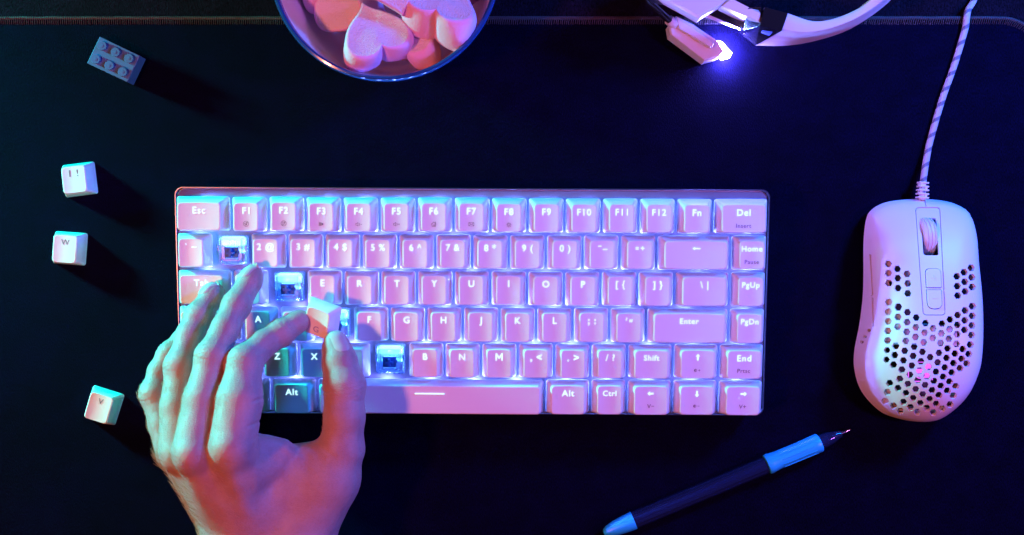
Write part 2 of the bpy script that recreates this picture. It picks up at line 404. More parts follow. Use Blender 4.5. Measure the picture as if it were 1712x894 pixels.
# case, trim rim, plate
hx, hy, yc0 = 30.43 / 2 + .10, (5 * YL + 1.9) / 2 + .10, 2.5 * YL
yc1 = yc0 + .14; hy += .10
b = MB()
for_rings = lambda e, z: [(x, y, z) for x, y in rrect(hx + e, hy + e, .42, 8, 0, yc1)]
b.loft([for_rings(-.35, -1.75), for_rings(-.10, -1.70), for_rings(.0, -1.2), for_rings(.06, -.72), for_rings(.04, -.60), for_rings(-.02, -.56)], cap0=True, cap1=True)
b.build('case', M_case, kb)
b = MB(); b.loft([for_rings(-.01, -.555), for_rings(.055, -.555), for_rings(.075, -.50), for_rings(.075, -.36), for_rings(.055, -.32), for_rings(.03, -.32), for_rings(.015, -.36), for_rings(-.01, -.54)], cap0=False, cap1=False)
b.F += []
b.build('metal_rim', M_trim, kb)
b = MB(); b.loft([for_rings(-.04, -.552), for_rings(-.04, PZ - .02), for_rings(-.07, PZ)], cap0=True, cap1=True)
b.build('plate', M_plate, kb)
# switch seen where a cap is off
def switch_parts(x, y, first=None):
    out = []
    b = MB(); R = lambda hx_, hy_, z, r=.12: [(px, py, z) for px, py in rrect(hx_, hy_, r, 4)]
    b.loft([R(.72, .76, PZ), R(.76, .78, PZ + .06), R(.76, .78, PZ + .22), R(.70, .72, PZ + .26), R(.66, .68, PZ + .50), R(.60, .62, PZ + .62), R(.54, .56, PZ + .64)], cap0=False, cap1=False)
    # the roof of the housing: a ring round the stem well, ribs and clips
    b.box((0, .40, PZ + .60), (1.06, .34, .07), None, .02); b.box((-.42, -.12, PZ + .60), (.22, .70, .07), None, .02); b.box((.44, -.12, PZ + .60), (.20, .70, .07), None, .02)
    b.box((0, -.50, PZ + .56), (.86, .10, .16), None, .02); b.box((0, -.64, PZ + .30), (.60, .16, .30), None, .03)
    for sx in (-1, 1):
        b.box((sx * .50, -.66, PZ + .22), (.16, .22, .36), None, .03); b.box((sx * .70, .1, PZ + .36), (.10, .30, .30), None, .02)
        b.box((sx * .62, -.34, PZ + .42), (.05, .52, .34), None, .01); b.box((sx * .54, -.34, PZ + .50), (.03, .40, .24), None, .01)
        b.box((sx * .30, -.57, PZ + .46), (.04, .18, .22), None, .01)
    b.box((0, -.42, PZ + .66), (.50, .05, .05), None, .01)
    s = b.build('switch_housing', M_clear, kb); s.location = (x, y, 0)
    b = MB(); b.box((0, 0, PZ + .62), (.70, .54, .18), None, .03); b.box((.37, .02, PZ + .60), (.08, .18, .12), None, .02)
    b.box((0, 0, PZ + .80), (.42, .115, .34), None, .015); b.box((0, 0, PZ + .80), (.135, .40, .345), None, .015)
    st_ = b.build('stem', M_stem, s); st_.location = (0, -.09, 0)
    b = MB(); b.box((0, .47, PZ + .30), (1.06, .40, .44), None, .10)
    for k in range(9): b.box((random.uniform(-.42, .42), .45 + random.uniform(-.17, .17), PZ + .52), (random.uniform(.05, .2), random.uniform(.02, .06), .05), None, .01)
    b.build('light_window', M_ledw, s)
    b = MB(); b.box((.04, .44, PZ + .53), (.30, .22, .07), None, .03); b.box((0, -.05, PZ + .20), (.9, .12, .05)); b.build('lamp_chip_and_fill', M_chip_fill, s)  # LED chip, plus an added glowing bar under the stem to brighten the housing
    b = MB(); b.box((0, -.03, PZ + .1), (1.25, 1.3, .16), None, .03); b.build('switch_base', M_swbase, s)
    return s
LP = MB(); LP.box((0, 0, 0), (.34, .20, .06), None, .0); led_me = None
for r, (rn, keys) in enumerate(L):
    y = (5 - r) * YL; x = -30.43 / 2
    for k in keys:
        u = k[1]; cx = x + u * U / 2; x += u * U
        if k[0] is None: switch_parts(cx, y); continue
        w = u * U - .135
        me, info = keycap(round(w, 4), rn, k[0] == 'bar')
        o = link(bpy.data.objects.new('spacebar' if k[0] == 'bar' else 'key', me), kb)
        o.location = (cx, y + random.uniform(-.012, .012), random.uniform(-.012, .012)); o.rotation_euler = (random.uniform(-.006, .006), random.uniform(-.006, .006), random.uniform(-.004, .004))
        if k[0] == 'bar':
            top = info['yc'] + info['td']
            face_mesh('legend', strokes([[(-.75, 0), (.75, 0)]], .05), info, .0, top - .40, M_legend, o, lift=.036)
        else: dress(o, info, k[0], k[2] if len(k) > 2 else None, size=.40 if len(k[0]) > 3 else .47)
        for dx in ([0] if u < 3 else [-4.5, -2.3, 0, 2.3, 4.5]):
            if led_me is None:
                led = LP.build('backlight', M_led, kb, smooth=False); led_me = led.data
            else: led = link(bpy.data.objects.new('backlight', led_me), kb)
            led.location = (cx + dx, y + .50, PZ + .10)

# ------------------------------------------------------------------ loose keycaps
def loose(px, py, rot, row, leg, label, z=0.0, tilt=(0, 0), size=.42, m=None):
    me, info = keycap(1.7702, row)
    o = link(bpy.data.objects.new('keycap', me)); o.location = W(px, py, z) + Vector((0, 0, .002))
    o.rotation_euler = (math.radians(tilt[0]), math.radians(tilt[1]), math.radians(rot))
    face_mesh('printed_symbol', legend_geo(leg, size), info, 0, info['yc'] + info['td'] - .34, m or M_print, o)
    return tag(o, label, 'keycap', 'keycaps pulled off the keyboard')
loose(134.5, 300, 7, 'N', '1 !', 'white keycap marked 1 and exclamation mark lying on the black mat', size=.52)
loose(118.5, 415, -4, 'Q', 'W', 'white keycap marked W lying on the black mat')
loose(175, 677, -17.5, 'Z', 'V', 'white keycap marked V lying tilted to one side near the wrist')
# ------------------------------------------------------------------ toy brick
M_brick = mat('brick_plastic', (.07, .16, .34), .3, bump=.03, bscale=30)
br = empty('toy_brick', W(189.4 + 10.5, 98.9 + 5.6, 0), (0, 0, math.radians(-25.4)))
br.location = W(189.4, 98.9, .96) - Vector((0, 0, .96))
tag(br, 'pale blue toy building brick with six studs lying on the mat', 'toy brick')
b = MB(); b.box((0, 0, .48), (2.36, 1.56, .96), None, .03); b.build('body', M_brick, br)
for i in range(3):
    for j in range(2):
        b = MB(); b.lathe([(.235, .95), (.245, .955), (.245, 1.115), (.232, 1.135), (.10, 1.137)], 28, ((i - 1) * .785, (j - .5) * .785, 0), None, False, True)
        b.lathe([(.09, 1.136), (.09, 1.146), (.07, 1.148)], 16, ((i - 1) * .785, (j - .5) * .785, 0), None, False, True)
        b.build('stud', M_brick, br)

# ------------------------------------------------------------------ bowl and marshmallows
M_glaze = mat('cream_glaze', (.84, .78, .78), .22, coat=.3, bump=.02, bscale=6)
M_rim = mat('blue_rim_glaze', (.012, .06, .20), .14, coat=.6)
RZ = 5.4
bc = W(643, -58, RZ); bowl = empty('bowl', (bc.x, bc.y, 0)); tag(bowl, 'round cream bowl with a dark blue rim, filled with heart marshmallows', 'bowl')
b = MB(); b.lathe([(0.01, .35), (1.6, .36), (2.8, .55), (3.9, 1.25), (4.7, 2.5), (5.12, 3.9), (5.33, 5.0), (5.37, 5.16)], 96)
b.lathe([(5.56, 5.16), (5.50, 4.6), (5.36, 3.9), (4.95, 2.4), (4.1, 1.0), (3.2, .35), (3.0, .28), (3.0, .0), (2.7, .0), (2.7, .2), (0.01, .22)], 96)
b.build('bowl_body', M_glaze, bowl)
b = MB(); b.lathe([(5.36, 5.14), (5.37, 5.30), (5.41, 5.40), (5.50, 5.45), (5.59, 5.42), (5.645, 5.32), (5.65, 5.18), (5.60, 5.10), (5.545, 5.08)], 128); b.build('rim', M_rim, bowl)
M_mside = mat('marshmallow_side', (.82, .52, .76), .75, bump=.5, bscale=9, sss=.3, sssr=(.4, .2, .2), bdist=.04)
M_mtop = mat('marshmallow_dusted_top', (.84, .76, .76), .85, bump=1.0, bscale=13, sss=.15, sssr=(.2, .15, .15), bdist=.10, detail=6)
def heart_outline(n=56):
    P = []
    for k in range(n):
        t = 2 * math.pi * k / n
        P.append((.0625 * 16 * math.sin(t) ** 3, .0625 * (13 * math.cos(t) - 4.3 * math.cos(2 * t) - 1.6 * math.cos(3 * t) - .6 * math.cos(4 * t)) + .06))
    for _ in range(5): P = [((P[i - 1][0] + 2 * P[i][0] + P[(i + 1) % n][0]) / 4, (P[i - 1][1] + 2 * P[i][1] + P[(i + 1) % n][1]) / 4) for i in range(n)]
    return P
def marsh(name, px, py, z, size, th, rot, label, shape='heart', squash=1.0, topm=True):
    P = heart_outline() if shape == 'heart' else [(math.cos(2 * math.pi * k / 48), math.sin(2 * math.pi * k / 48)) for k in range(48)]
    b = MB(); rings = []
    r = .30
    prof = [(-.5, -.40), (-.5, -.2), (-.47, -.08), (-.40, -.02), (-.2, .015), (0, .03), (.2, .015), (.36, -.01), (.44, -.04), (.48, -.085), (.495, -.13), (.485, -.18), (.475, -.30), (.47, -.5), (.475, -.75), (.48, -.97)]
    for zz, ins in prof:
        rings.append([(x * size * (1 + ins), y * size * squash * (1 + ins), zz * th) for x, y in P])
    b.loft(rings, cap0=True, cap1=True)
    n = len(P); mi = [0] * len(b.F)
    for i in range(len(mi)):
        if i // n >= 10: mi[i] = 1 if topm else 0
    o = mk(name, b.V, b.F, [M_mside, M_mtop], None, True, None, mi)
    rnd = random.Random(int(px))
    sx, sy = rnd.random() * 9, rnd.random() * 9
    for v in o.data.vertices:
        v.co += Vector(v.co).normalized() * (noise.noise(Vector((v.co.x * 1.0 + sx, v.co.y * 1.0 + sy, v.co.z))) * .13 + noise.noise(v.co * 3.1) * .02)
    o.location = W(px, py, z); o.rotation_euler = [math.radians(a) for a in rot]
    return tag(o, label, 'marshmallow', 'marshmallows in the bowl')
marsh('marshmallow', 627, 63, 4.6, 1.86, 1.5, (12, -14, 202), 'pink heart marshmallow lying nearest the bowl front with its dusted top up')
marsh('marshmallow', 742, 22, 4.7, 1.95, 1.9, (34, 10, 158), 'tilted pink heart marshmallow leaning on the right side of the bowl')
marsh('marshmallow', 586, 0, 3.5, 2.0, 2.0, (-8, -38, 60), 'pink marshmallow in shade behind the front heart, left side of the bowl')
marsh('marshmallow', 652, -34, 5.6, 1.8, 1.8, (30, 8, 20), 'pink marshmallow at the back of the heap, between the left and right ones')
marsh('marshmallow', 694, 62, 3.3, 1.75, 1.7, (10, 22, 150), 'pink marshmallow half hidden low down between two hearts')
marsh('marshmallow', 760, -20, 3.0, 1.5, 1.5, (5, 30, 90), 'shaded marshmallow wedged under the right heart against the bowl wall')
marsh('marshmallow', 560, -90, 4.0, 1.5, 1.6, (20, -30, 30), 'pink marshmallow at the far left of the heap')
marsh('marshmallow', 700, -110, 4.2, 1.5, 1.6, (-20, 10, 80), 'pink marshmallow at the far back of the heap')
marsh('marshmallow', 532, -30, 2.6, 1.6, 1.6, (10, 25, 120), 'shaded pink marshmallow low against the left wall of the bowl')
marsh('marshmallow', 640, -60, 2.4, 1.5, 1.8, (0, 0, 40), 'marshmallow buried in the middle of the heap')

# ------------------------------------------------------------------ pen
M_pblue = mat('pen_blue_plastic', (.02, .55, .85), .35, bump=.03, bscale=30)
M_pclear = mat('pen_clear_plastic', (.06, .11, .30), .07, trans=.85, ior=1.46)
M_ink = mat('ink_tube', (.02, .03, .10), .3)
M_ptip = mat('pen_metal', (.7, .6, .55), .2, metal=1.0)
a = W(1009, 891, .5); c = W(1422, 718, .38)
pdir = c - a; plen = pdir.length
pen = empty('pen', a); pen.rotation_euler = pdir.to_track_quat('X', 'Z').to_euler()
tag(pen, 'clear ballpoint pen with light blue grip and blue end cap', 'pen')
def lathex(prof, n=24, ridge=0, cap0=True, cap1=True):
    b = MB(); rings = []
    for t, r in prof:
        rings.append([(t * plen / 14.3, (r + (ridge if k % 2 else 0)) * math.cos(2 * math.pi * k / n), (r + (ridge if k % 2 else 0)) * math.sin(2 * math.pi * k / n)) for k in range(n)])
    b.loft(rings, cap0=cap0, cap1=cap1); return b
lathex([(0, .10), (.06, .20), (.25, .30), (.7, .40), (1.2, .455), (1.72, .48), (1.76, .47)]).build('end_cap', M_pblue, pen)
lathex([(1.5, .40), (1.8, .43), (9.6, .43), (9.9, .42)], 24, .025).build('barrel', M_pclear, pen)
lathex([(1.9, .10), (12.9, .10), (13.0, .07)], 12).build('ink_tube', M_ink, pen)
g = lathex([(9.42, .44), (9.46, .52), (9.60, .545), (9.75, .52), (10.1, .485), (11.2, .475), (12.2, .505), (12.45, .505), (12.52, .47)], 36)
g.build('grip', M_pblue, pen)
for ang in (55, 85, 115, 25, 145):
    b = MB(); an = math.radians(ang); cy_, cz_ = .495 * math.cos(an), .495 * math.sin(an)
    b.tube([Vector((10.3, cy_ * .985, cz_ * .985)), Vector((10.6, cy_, cz_)), Vector((12.1, cy_ * 1.02, cz_ * 1.02)), Vector((12.25, cy_, cz_))], .022, 8); b.build('grip_ridge', M_pblue, pen)
lathex([(12.4, .42), (12.6, .40), (12.9, .38), (13.3, .30), (13.75, .18), (13.8, .10)], 20).build('nose_cone', M_pclear, pen)
lathex([(13.2, .10), (13.7, .11), (14.0, .07), (14.25, .045), (14.3, .02)], 14).build('tip', M_ptip, pen)

# ------------------------------------------------------------------ headset
M_white = mat('white_plastic', (.72, .70, .72), .35, bump=.03, bscale=30)
M_steel = mat('polished_slider', (.75, .75, .78), .18, metal=1.0)
M_mled = mat('microphone_lamp', (.8, .8, 1), .5, emit=(.20, .17, 1.0), estr=1700)
M_pad = mat('ear_pad', (.03, .03, .03), .6, bump=.3, bscale=20)
hs = empty('headset', W(1300, 40, 0)); tag(hs, 'white gaming headset with black boom microphone lit at its tip', 'headset')
HL = Vector(hs.location)
def hb(b, name, m, sharp=35, parent=None):
    b.V = [v - HL for v in b.V]
    return b.build(name, m, parent or hs, True, sharp)
def prism(poly, z0, z1, bev=.08, zt=None):
    """poly in photo pixels at the top height; straight sided solid with a bevelled rim. zt: list of top heights"""
    n = len(poly); T = [W(p[0], p[1], (zt[i] if zt else z1)) for i, p in enumerate(poly)]
    cxy = sum(T, Vector()) / n
    A = [v.copy() for v in T]
    ins = []
    for v in T:
        d = (cxy - v); d.z = 0; ins.append(v + d.normalized() * bev)
    b = MB(); low = [Vector((v.x, v.y, z0)) for v in A]; mid = [v - Vector((0, 0, bev)) for v in A]
    b.loft([low, mid, ins]); return b
b = MB(); b.tube(catmull([W(1010, -120, 5.0), W(1050, -50, 4.2), W(1084, 0, 2.9), W(1106, 22, 1.9), W(1127, 40, 1.15)], 8), .19, 14); hb(b, 'boom', mat('boom_rubber', (.015, .015, .018), .25, coat=.3))
b = MB(); b.tube([W(1118, 33, 1.35), W(1128, 41, 1.1)], .27, 14); hb(b, 'boom_collar', M_white)
mic = prism([(1130.7, 26), (1157.7, 38.6), (1201, 68), (1212, 87), (1201, 96), (1178, 102), (1121, 58), (1118, 41)], .12, 1.15, .10, [1.25, 1.3, 1.15, .9, .9, 1.05, 1.2, 1.2])
mo = hb(mic, 'microphone', M_white)
b = prism([(1133, 32), (1152, 41), (1194, 73), (1190, 79), (1135, 47)], 1.05, 1.36, .04); b.V = [v - HL for v in b.V]; b.build('microphone_lid', M_white, mo)
b = prism([(1198, 67), (1207, 69), (1224, 88), (1221, 94), (1208, 97), (1203, 88)], .30, .80, .05); b.V = [v - HL for v in b.V]; b.build('microphone_lamp', M_mled, mo)
b = prism([(1100, -12), (1114, 0), (1145, 17), (1170, 31), (1174, 27), (1183, 21), (1206, 9), (1222, -3), (1235, -30), (1150, -60), (1095, -40)], 3.3, 4.2, .12); hb(b, 'ear_cup', M_white)
b = prism([(1100, -20), (1150, -70), (1245, -45), (1230, -14), (1205, -8), (1150, -14)], .3, 3.3, .3); hb(b, 'ear_pad', M_pad)
b = prism([(1180, 22), (1204, 9), (1247, 27), (1238, 48)], 2.7, 3.2, .05, [3.4, 3.6, 3.2, 2.9]); hb(b, 'slider', M_steel)
b = prism([(1206, 10), (1222, -4), (1273, 22), (1271, 37)], 3.2, 4.0, .08, [4.3, 4.4, 4.2, 4.1]); hb(b, 'inner_band', M_white)
b = prism([(1243, 50), (1250, 12), (1273, 10), (1274, 43)], 2.6, 4.1, .05, [3.4, 4.3, 4.3, 4.0]); hb(b, 'hinge_bracket', M_steel)
b = MB()
hp = [W(1278.5, 11.6, 4.3), W(1317, 21.8, 4.3), W(1306.7, 51.4, 4.2), W(1270.7, 42.4, 4.2), W(1263, 76, 1.5), W(1240, 57, 1.7), W(1262, 20, 1.6), W(1304, 54, 3.9), W(1310, 40, 1.5)]
b.add(hp, [(0, 1, 2, 3), (3, 2, 4), (3, 4, 5), (0, 3, 5, 6), (0, 6, 8, 1), (1, 8, 2), (2, 8, 4), (8, 6, 5, 4)]); hb(b, 'hinge', M_blackgloss, 10)
b = prism([(1275, 50), (1292, 53), (1290, 56), (1274, 53)], 3.2, 3.75, .02, [3.8, 3.9, 3.7, 3.55]); hb(b, 'hinge_mark', mat('hinge_mark_paint', (.10, .16, .45), .3))
SA = [(1317, 22, 4.2), (1358, 35, 4.2), (1394, 31, 4.3), (1432, 15.5, 4.6), (1458, -3, 5.0), (1482, -26, 5.6), (1505, -70, 6.6), (1515, -130, 7.6), (1505, -200, 8.2)]
SB = [(1307, 51, 4.1), (1345, 55, 4.15), (1385, 49, 4.3), (1428, 33, 4.6), (1468, 8, 5.0), (1496, -20, 5.6), (1522, -68, 6.6), (1533, -130, 7.6), (1522, -205, 8.2)]
SD = [(1263, 76, 1.4), (1317, 76, 1.9), (1368, 67, 2.3), (1420, 49, 2.8), (1471, 16, 3.4), (1501, -15, 4.2), (1529, -68, 5.3), (1541, -130, 6.5), (1530, -205, 7.1)]
cA, cB, cD = [catmull([W(*p) for p in S], 6) for S in (SA, SB, SD)]
b = MB(); rings = []
for p, q, r_ in zip(cA, cB, cD):
    m_ = (q + r_) / 2 + Vector((0, -.06, .06)); e = p.lerp(q, .06) + Vector((0, 0, .04)); f = p.lerp(q, .92) + Vector((0, 0, .03)); s_ = p + Vector((.1, .1, -1.6))
    rings.append([p, e, p.lerp(q, .5) + Vector((0, 0, .07)), f, q.lerp(r_, .06), q.lerp(r_, .58) + Vector((0, 0, .02)), q.lerp(r_, .60) + Vector((0, 0, -.03)), q.lerp(r_, .63) + Vector((0, 0, -.03)), q.lerp(r_, .65), r_, s_])
b.loft(rings); hb(b, 'headband', M_white, 40)

# ------------------------------------------------------------------ mouse
M_mouse = mat('mouse_shell', (.76, .75, .77), .40, bump=.03, bscale=60, bdist=.01, sss=.05, sssr=(.1, .1, .1))
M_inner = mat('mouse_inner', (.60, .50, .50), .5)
M_pcb = mat('mouse_board', (.012, .012, .014), .4, bump=.2, bscale=8)
M_groove_shade = mat('mouse_groove_shade', (.02, .025, .05), .6)
M_mglow = mat('mouse_lamp', (.8, .3, .9), .4, emit=(.75, .12, .95), estr=1.2)
sil = [(1546, 331, .8), (1510, 333, .8), (1482, 338, .8), (1462, 349, .8), (1452, 365, .8), (1447, 405, .8), (1446, 458, .7), (1444, 497, .6), (1438, 540, .5), (1429, 588, .5), (1430, 622, .5),
       (1443, 656, .6), (1472, 687, .7), (1501, 700, .8), (1537, 706, .9), (1568, 700, .9), (1604, 669, 1.0), (1627, 627, 1.2), (1637, 584, 1.4), (1642, 506, 1.5), (1641, 434, 1.5), (1638, 386, 1.3), (1627, 354, 1.1), (1607, 341, .9), (1580, 334, .8)]
out = catmull([Vector(W(*p)) for p in sil] + [Vector(W(*sil[0]))], 6)[:-1]
out2 = [(p.x, p.y) for p in out]
MC = Vector((21.45, -2.2)); ms = empty('computer_mouse', (MC.x, MC.y, 0))
tag(ms, 'white wired mouse with a honeycomb shell and braided cable', 'computer mouse')
oa = np.array([math.atan2(p[1] - MC.y, p[0] - MC.x) for p in out2]); orr = np.array([math.hypot(p[0] - MC.x, p[1] - MC.y) for p in out2])
od = np.argsort(oa); oa = oa[od]; orr = orr[od]
def mrho(x, y):
    a = math.atan2(y - MC.y, x - MC.x); return math.hypot(x - MC.x, y - MC.y) / float(np.interp(a, oa, orr, period=2 * math.pi))
def mz(x, y):
    t = (3.7 - y) / 11.9                                   # 0 front, 1 rear
    Hs = 1.75 + 2.05 * math.sin(min(1, max(0, t / 1.25)) * math.pi * .82) ** 1.1
    r = min(mrho(x, y), .9995)
    left = max(0, min(1, (MC.x + .3 - x) / 2.4)); w_ = left * max(0, min(1, (t - .22) / .3))
    p = 4.6 - 1.4 * w_
    ex = .42 + .12 * w_
    cr = 1 - .045 * ((x - 21.5) / 3) ** 2
    return .25 + (Hs - .25) * cr * (1 - r ** p) ** ex
def mpt(px, py):
    z = 2.6
    for _ in range(12):
        q = W(px, py, z); z = .5 * z + .5 * mz(q.x, q.y)
    return (q.x, q.y)
def inside(p, poly):
    x, y = p; c_ = False; n = len(poly); j = n - 1
    for i in range(n):
        xi, yi = poly[i]; xj, yj = poly[j]
        if (yi > y) != (yj > y) and x < (xj - xi) * (y - yi) / (yj - yi) + xi: c_ = not c_
        j = i
    return c_
def surf_patch(name, outer, holes, m, parent, dz=0.0, th=.13, grid=.2, extra=(), sharp=40, lip=0.0):
    pts, edg = [], []
    def addpoly(P):
        o = len(pts); n = len(P); pts.extend(P); edg.extend([(o + i, o + (i + 1) % n) for i in range(n)])
    addpoly(outer)
    for h in holes: addpoly(h)
    x0, x1 = min(p[0] for p in outer), max(p[0] for p in outer); y0, y1 = min(p[1] for p in outer), max(p[1] for p in outer)
    def clear(q):
        for p in pts:
            if abs(p[0] - q[0]) < .06 and abs(p[1] - q[1]) < .06: return False
        return True
    xs = x0 + grid / 2
    add_ = []
    while xs < x1:
        ys = y0 + grid / 2
        while ys < y1:
            q = (xs + .03 * math.sin(ys * 7), ys)
            if inside(q, outer) and not any(inside(q, h) for h in holes) and clear(q): add_.append(q)
            ys += grid
        xs += grid
    for q in extra:
        if inside(q, outer) and not any(inside(q, h) for h in holes) and clear(q): add_.append(q)
    pts.extend(add_)
    vs, es, fs, *_ = delaunay_2d_cdt([Vector(p) for p in pts], edg, [], 0, 1e-5)
    keep = []
    for f in fs:
        c_ = (sum(vs[i].x for i in f) / 3, sum(vs[i].y for i in f) / 3)
        if not inside(c_, outer): continue
        if any(abs(c_[0] - h[0][0]) < 3 and inside(c_, h) for h in holes): continue
        keep.append(tuple(f))
    top, bot = [], []
    for v in vs:
        z = mz(v.x, v.y); e = .01
        rr_ = mrho(v.x, v.y); k_ = 1.0 if rr_ < .985 else .985 / rr_
        gx_, gy_ = MC.x + (v.x - MC.x) * k_, MC.y + (v.y - MC.y) * k_
        gx = (mz(gx_ + e, gy_) - mz(gx_ - e, gy_)) / (2 * e); gy = (mz(gx_, gy_ + e) - mz(gx_, gy_ - e)) / (2 * e)
        nn = Vector((-gx, -gy, 1)).normalized()
        p = Vector((v.x, v.y, z)) + nn * dz
        top.append(p); bot.append(p - nn * th)
    n = len(top); F = [f for f in keep]; F += [tuple(i + n for i in reversed(f)) for f in keep]
    cnt = {}
    for f in keep:
        for i in range(3):
            a_, b_ = f[i], f[(i + 1) % 3]; cnt[(a_, b_)] = cnt.get((a_, b_), 0) + 1
    for (a_, b_) in cnt:
        if (b_, a_) not in cnt: F.append((b_, a_, a_ + n, b_ + n))
    off = Vector((MC.x, MC.y, 0))
    return mk(name, [v - off for v in top + bot], F, m, parent, True, sharp)
A_ = lambda x, y: (1420 + x / 4.47, 320 + y / 4.47)
B_ = lambda x, y: (1420 + x / 4.258, 500 + y / 4.258)
hexes = [A_(*p) for p in [(290, 540), (292, 610), (295, 683), (358, 577), (360, 647), (362, 721), (432, 615), (437, 686), (437, 760), (910, 570), (915, 641), (918, 713), (857, 603), (862, 674), (865, 746), (804, 633), (807, 706), (810, 777), (295, 825), (365, 860), (918, 857)]]
hexes += [B_(*p) for p in [(280, 20), (277, 88), (277, 157), (274, 225), (272, 293), (268, 362), (263, 430), (347, 58), (345, 126), (343, 195), (330, 332), (322, 398), (313, 466), (413, 92), (411, 163), (408, 232), (401, 298), (393, 368), (384, 437), (373, 502), (358, 568), (345, 634),
    (478, 130), (475, 200), (472, 269), (463, 338), (455, 405), (444, 474), (431, 540), (416, 605), (402, 670), (384, 733), (543, 170), (537, 238), (531, 307), (522, 375), (511, 443), (500, 510), (487, 577), (472, 643), (454, 706), (435, 771),
    (597, 208), (595, 276), (577, 413), (565, 482), (553, 548), (540, 613), (523, 679), (505, 742), (484, 804), (661, 174), (656, 243), (650, 312), (640, 382), (630, 450), (618, 517), (604, 583), (589, 649), (572, 713), (551, 776),
    (718, 144), (715, 213), (710, 281), (700, 350), (693, 418), (681, 486), (669, 553), (653, 618), (637, 684), (618, 747), (597, 808), (772, 112), (770, 182), (768, 249), (763, 318), (753, 387), (742, 455), (730, 522), (714, 587), (698, 652),
    (824, 80), (822, 150), (820, 218), (808, 355), (800, 424), (788, 491), (877, 49), (875, 118), (873, 186), (870, 255), (861, 323), (850, 390), (836, 458), (286, 598), (270, 662), (254, 724), (313, 760), (364, 797), (758, 620), (740, 687), (718, 750), (660, 780)]]
side_holes = [B_(*p) for p in [(140, 222), (110, 268), (88, 305)]]
def hexpoly(px, py, R):
    out_ = []
    for k in range(6):
        a_ = math.radians(60 * k - 4); out_.append(mpt(px + R * math.cos(a_), py + R * math.sin(a_)))
    return out_[::-1]
holes = []
for (px, py) in hexes:
    R = 6.35
    if px < 1484 and py > 575 and py < 606: R = 5.6
    holes.append(hexpoly(px, py, R))
for p in side_holes: holes.append(hexpoly(p[0], p[1], 3.2))
def pxpoly(P, r=0): return [mpt(*p) for p in P]
def rpoly(P, r, n=5):
    rs = r if isinstance(r, (list, tuple)) else [r] * len(P)
    out_ = []
    m_ = len(P)
    for i in range(m_):
        a_, b_, c_ = Vector(P[i - 1]), Vector(P[i]), Vector(P[(i + 1) % m_])
        u_, v_ = (a_ - b_), (c_ - b_); rr = min(rs[i], u_.length * .49, v_.length * .49); s0, s1 = b_ + u_.normalized() * rr, b_ + v_.normalized() * rr
        for k in range(n + 1):
            t = k / n; q = s0 * (1 - t) ** 2 + b_ * 2 * t * (1 - t) + s1 * t * t; out_.append((q.x, q.y))
    return out_
def subdiv(P, d=8):
    out_ = []
    for i, p in enumerate(P):
        q = P[(i + 1) % len(P)]; L_ = math.hypot(q[0] - p[0], q[1] - p[1]); n = max(1, int(L_ / d))
        out_ += [(p[0] + (q[0] - p[0]) * k / n, p[1] + (q[1] - p[1]) * k / n) for k in range(n)]
    return out_
def shrink(P, d):
    c_ = Vector((sum(p[0] for p in P) / len(P), sum(p[1] for p in P) / len(P))); out_ = []
    n = len(P)
    for i in range(n):
        t = Vector(P[(i + 1) % n]) - Vector(P[i - 1]); nrm = Vector((t.y, -t.x)).normalized()
        if nrm.dot(c_ - Vector(P[i])) < 0: nrm = -nrm
        q = Vector(P[i]) + nrm * d; out_.append((q.x, q.y))
    return out_
panel = subdiv(rpoly([(1530, 346), (1572, 346), (1581, 527), (1543, 527)], 7))
wheel_o = subdiv(rpoly([(1539.5, 364), (1565.5, 364), (1570.5, 426.5), (1544, 426.5)], 5))
b1 = subdiv(rpoly([(1546, 448), (1573, 448), (1574.5, 481.5), (1548, 481.5)], [9, 9, 1.5, 1.5]))
b2 = subdiv(rpoly([(1548.2, 483.5), (1574.5, 483.5), (1576, 517), (1550, 517)], [1.5, 1.5, 12, 12]))
split = subdiv([(1545.0, 333), (1546.4, 333), (1549.2, 345), (1547.8, 345)], 5)
ring_pts = []
for rho in (.90, .935, .96, .975, .987, .995):
    for k in range(150):
        a_ = 2 * math.pi * k / 150 - math.pi; R_ = float(np.interp(a_, oa, orr, period=2 * math.pi)) * rho
        ring_pts.append((MC.x + R_ * math.cos(a_), MC.y + R_ * math.sin(a_)))
sb1 = subdiv(rpoly([(1449.5, 424), (1456, 424), (1460, 494), (1454.5, 494)], 2.5), 6); sb2 = subdiv(rpoly([(1454.2, 497), (1460, 497), (1461, 546), (1458, 546)], 2), 6)
mouse_outer = [(MC.x + (p[0] - MC.x) * .999, MC.y + (p[1] - MC.y) * .999) for p in out2]
if sum((mouse_outer[i - 1][0] * mouse_outer[i][1] - mouse_outer[i][0] * mouse_outer[i - 1][1]) for i in range(len(mouse_outer))) < 0: mouse_outer = mouse_outer[::-1]
surf_patch('shell', mouse_outer, holes + [pxpoly(panel), pxpoly(split), pxpoly(sb1), pxpoly(sb2)], M_mouse, ms, 0, .14, .19, ring_pts)
surf_patch('centre_panel', pxpoly(shrink(panel, 1.3)), [pxpoly(wheel_o), pxpoly(b1), pxpoly(b2)], M_mouse, ms, -.012, .12, .18)
surf_patch('sensitivity_button', pxpoly(shrink(b1, 1.3)), [], M_mouse, ms, .035, .14, .15)
surf_patch('sensitivity_button', pxpoly(shrink(b2, 1.3)), [], M_mouse, ms, .035, .14, .15)
surf_patch('side_button', pxpoly(shrink(sb1, .5)), [], M_mouse, ms, .06, .16, .15)
surf_patch('side_button', pxpoly(shrink(sb2, .5)), [], M_mouse, ms, .06, .16, .15)
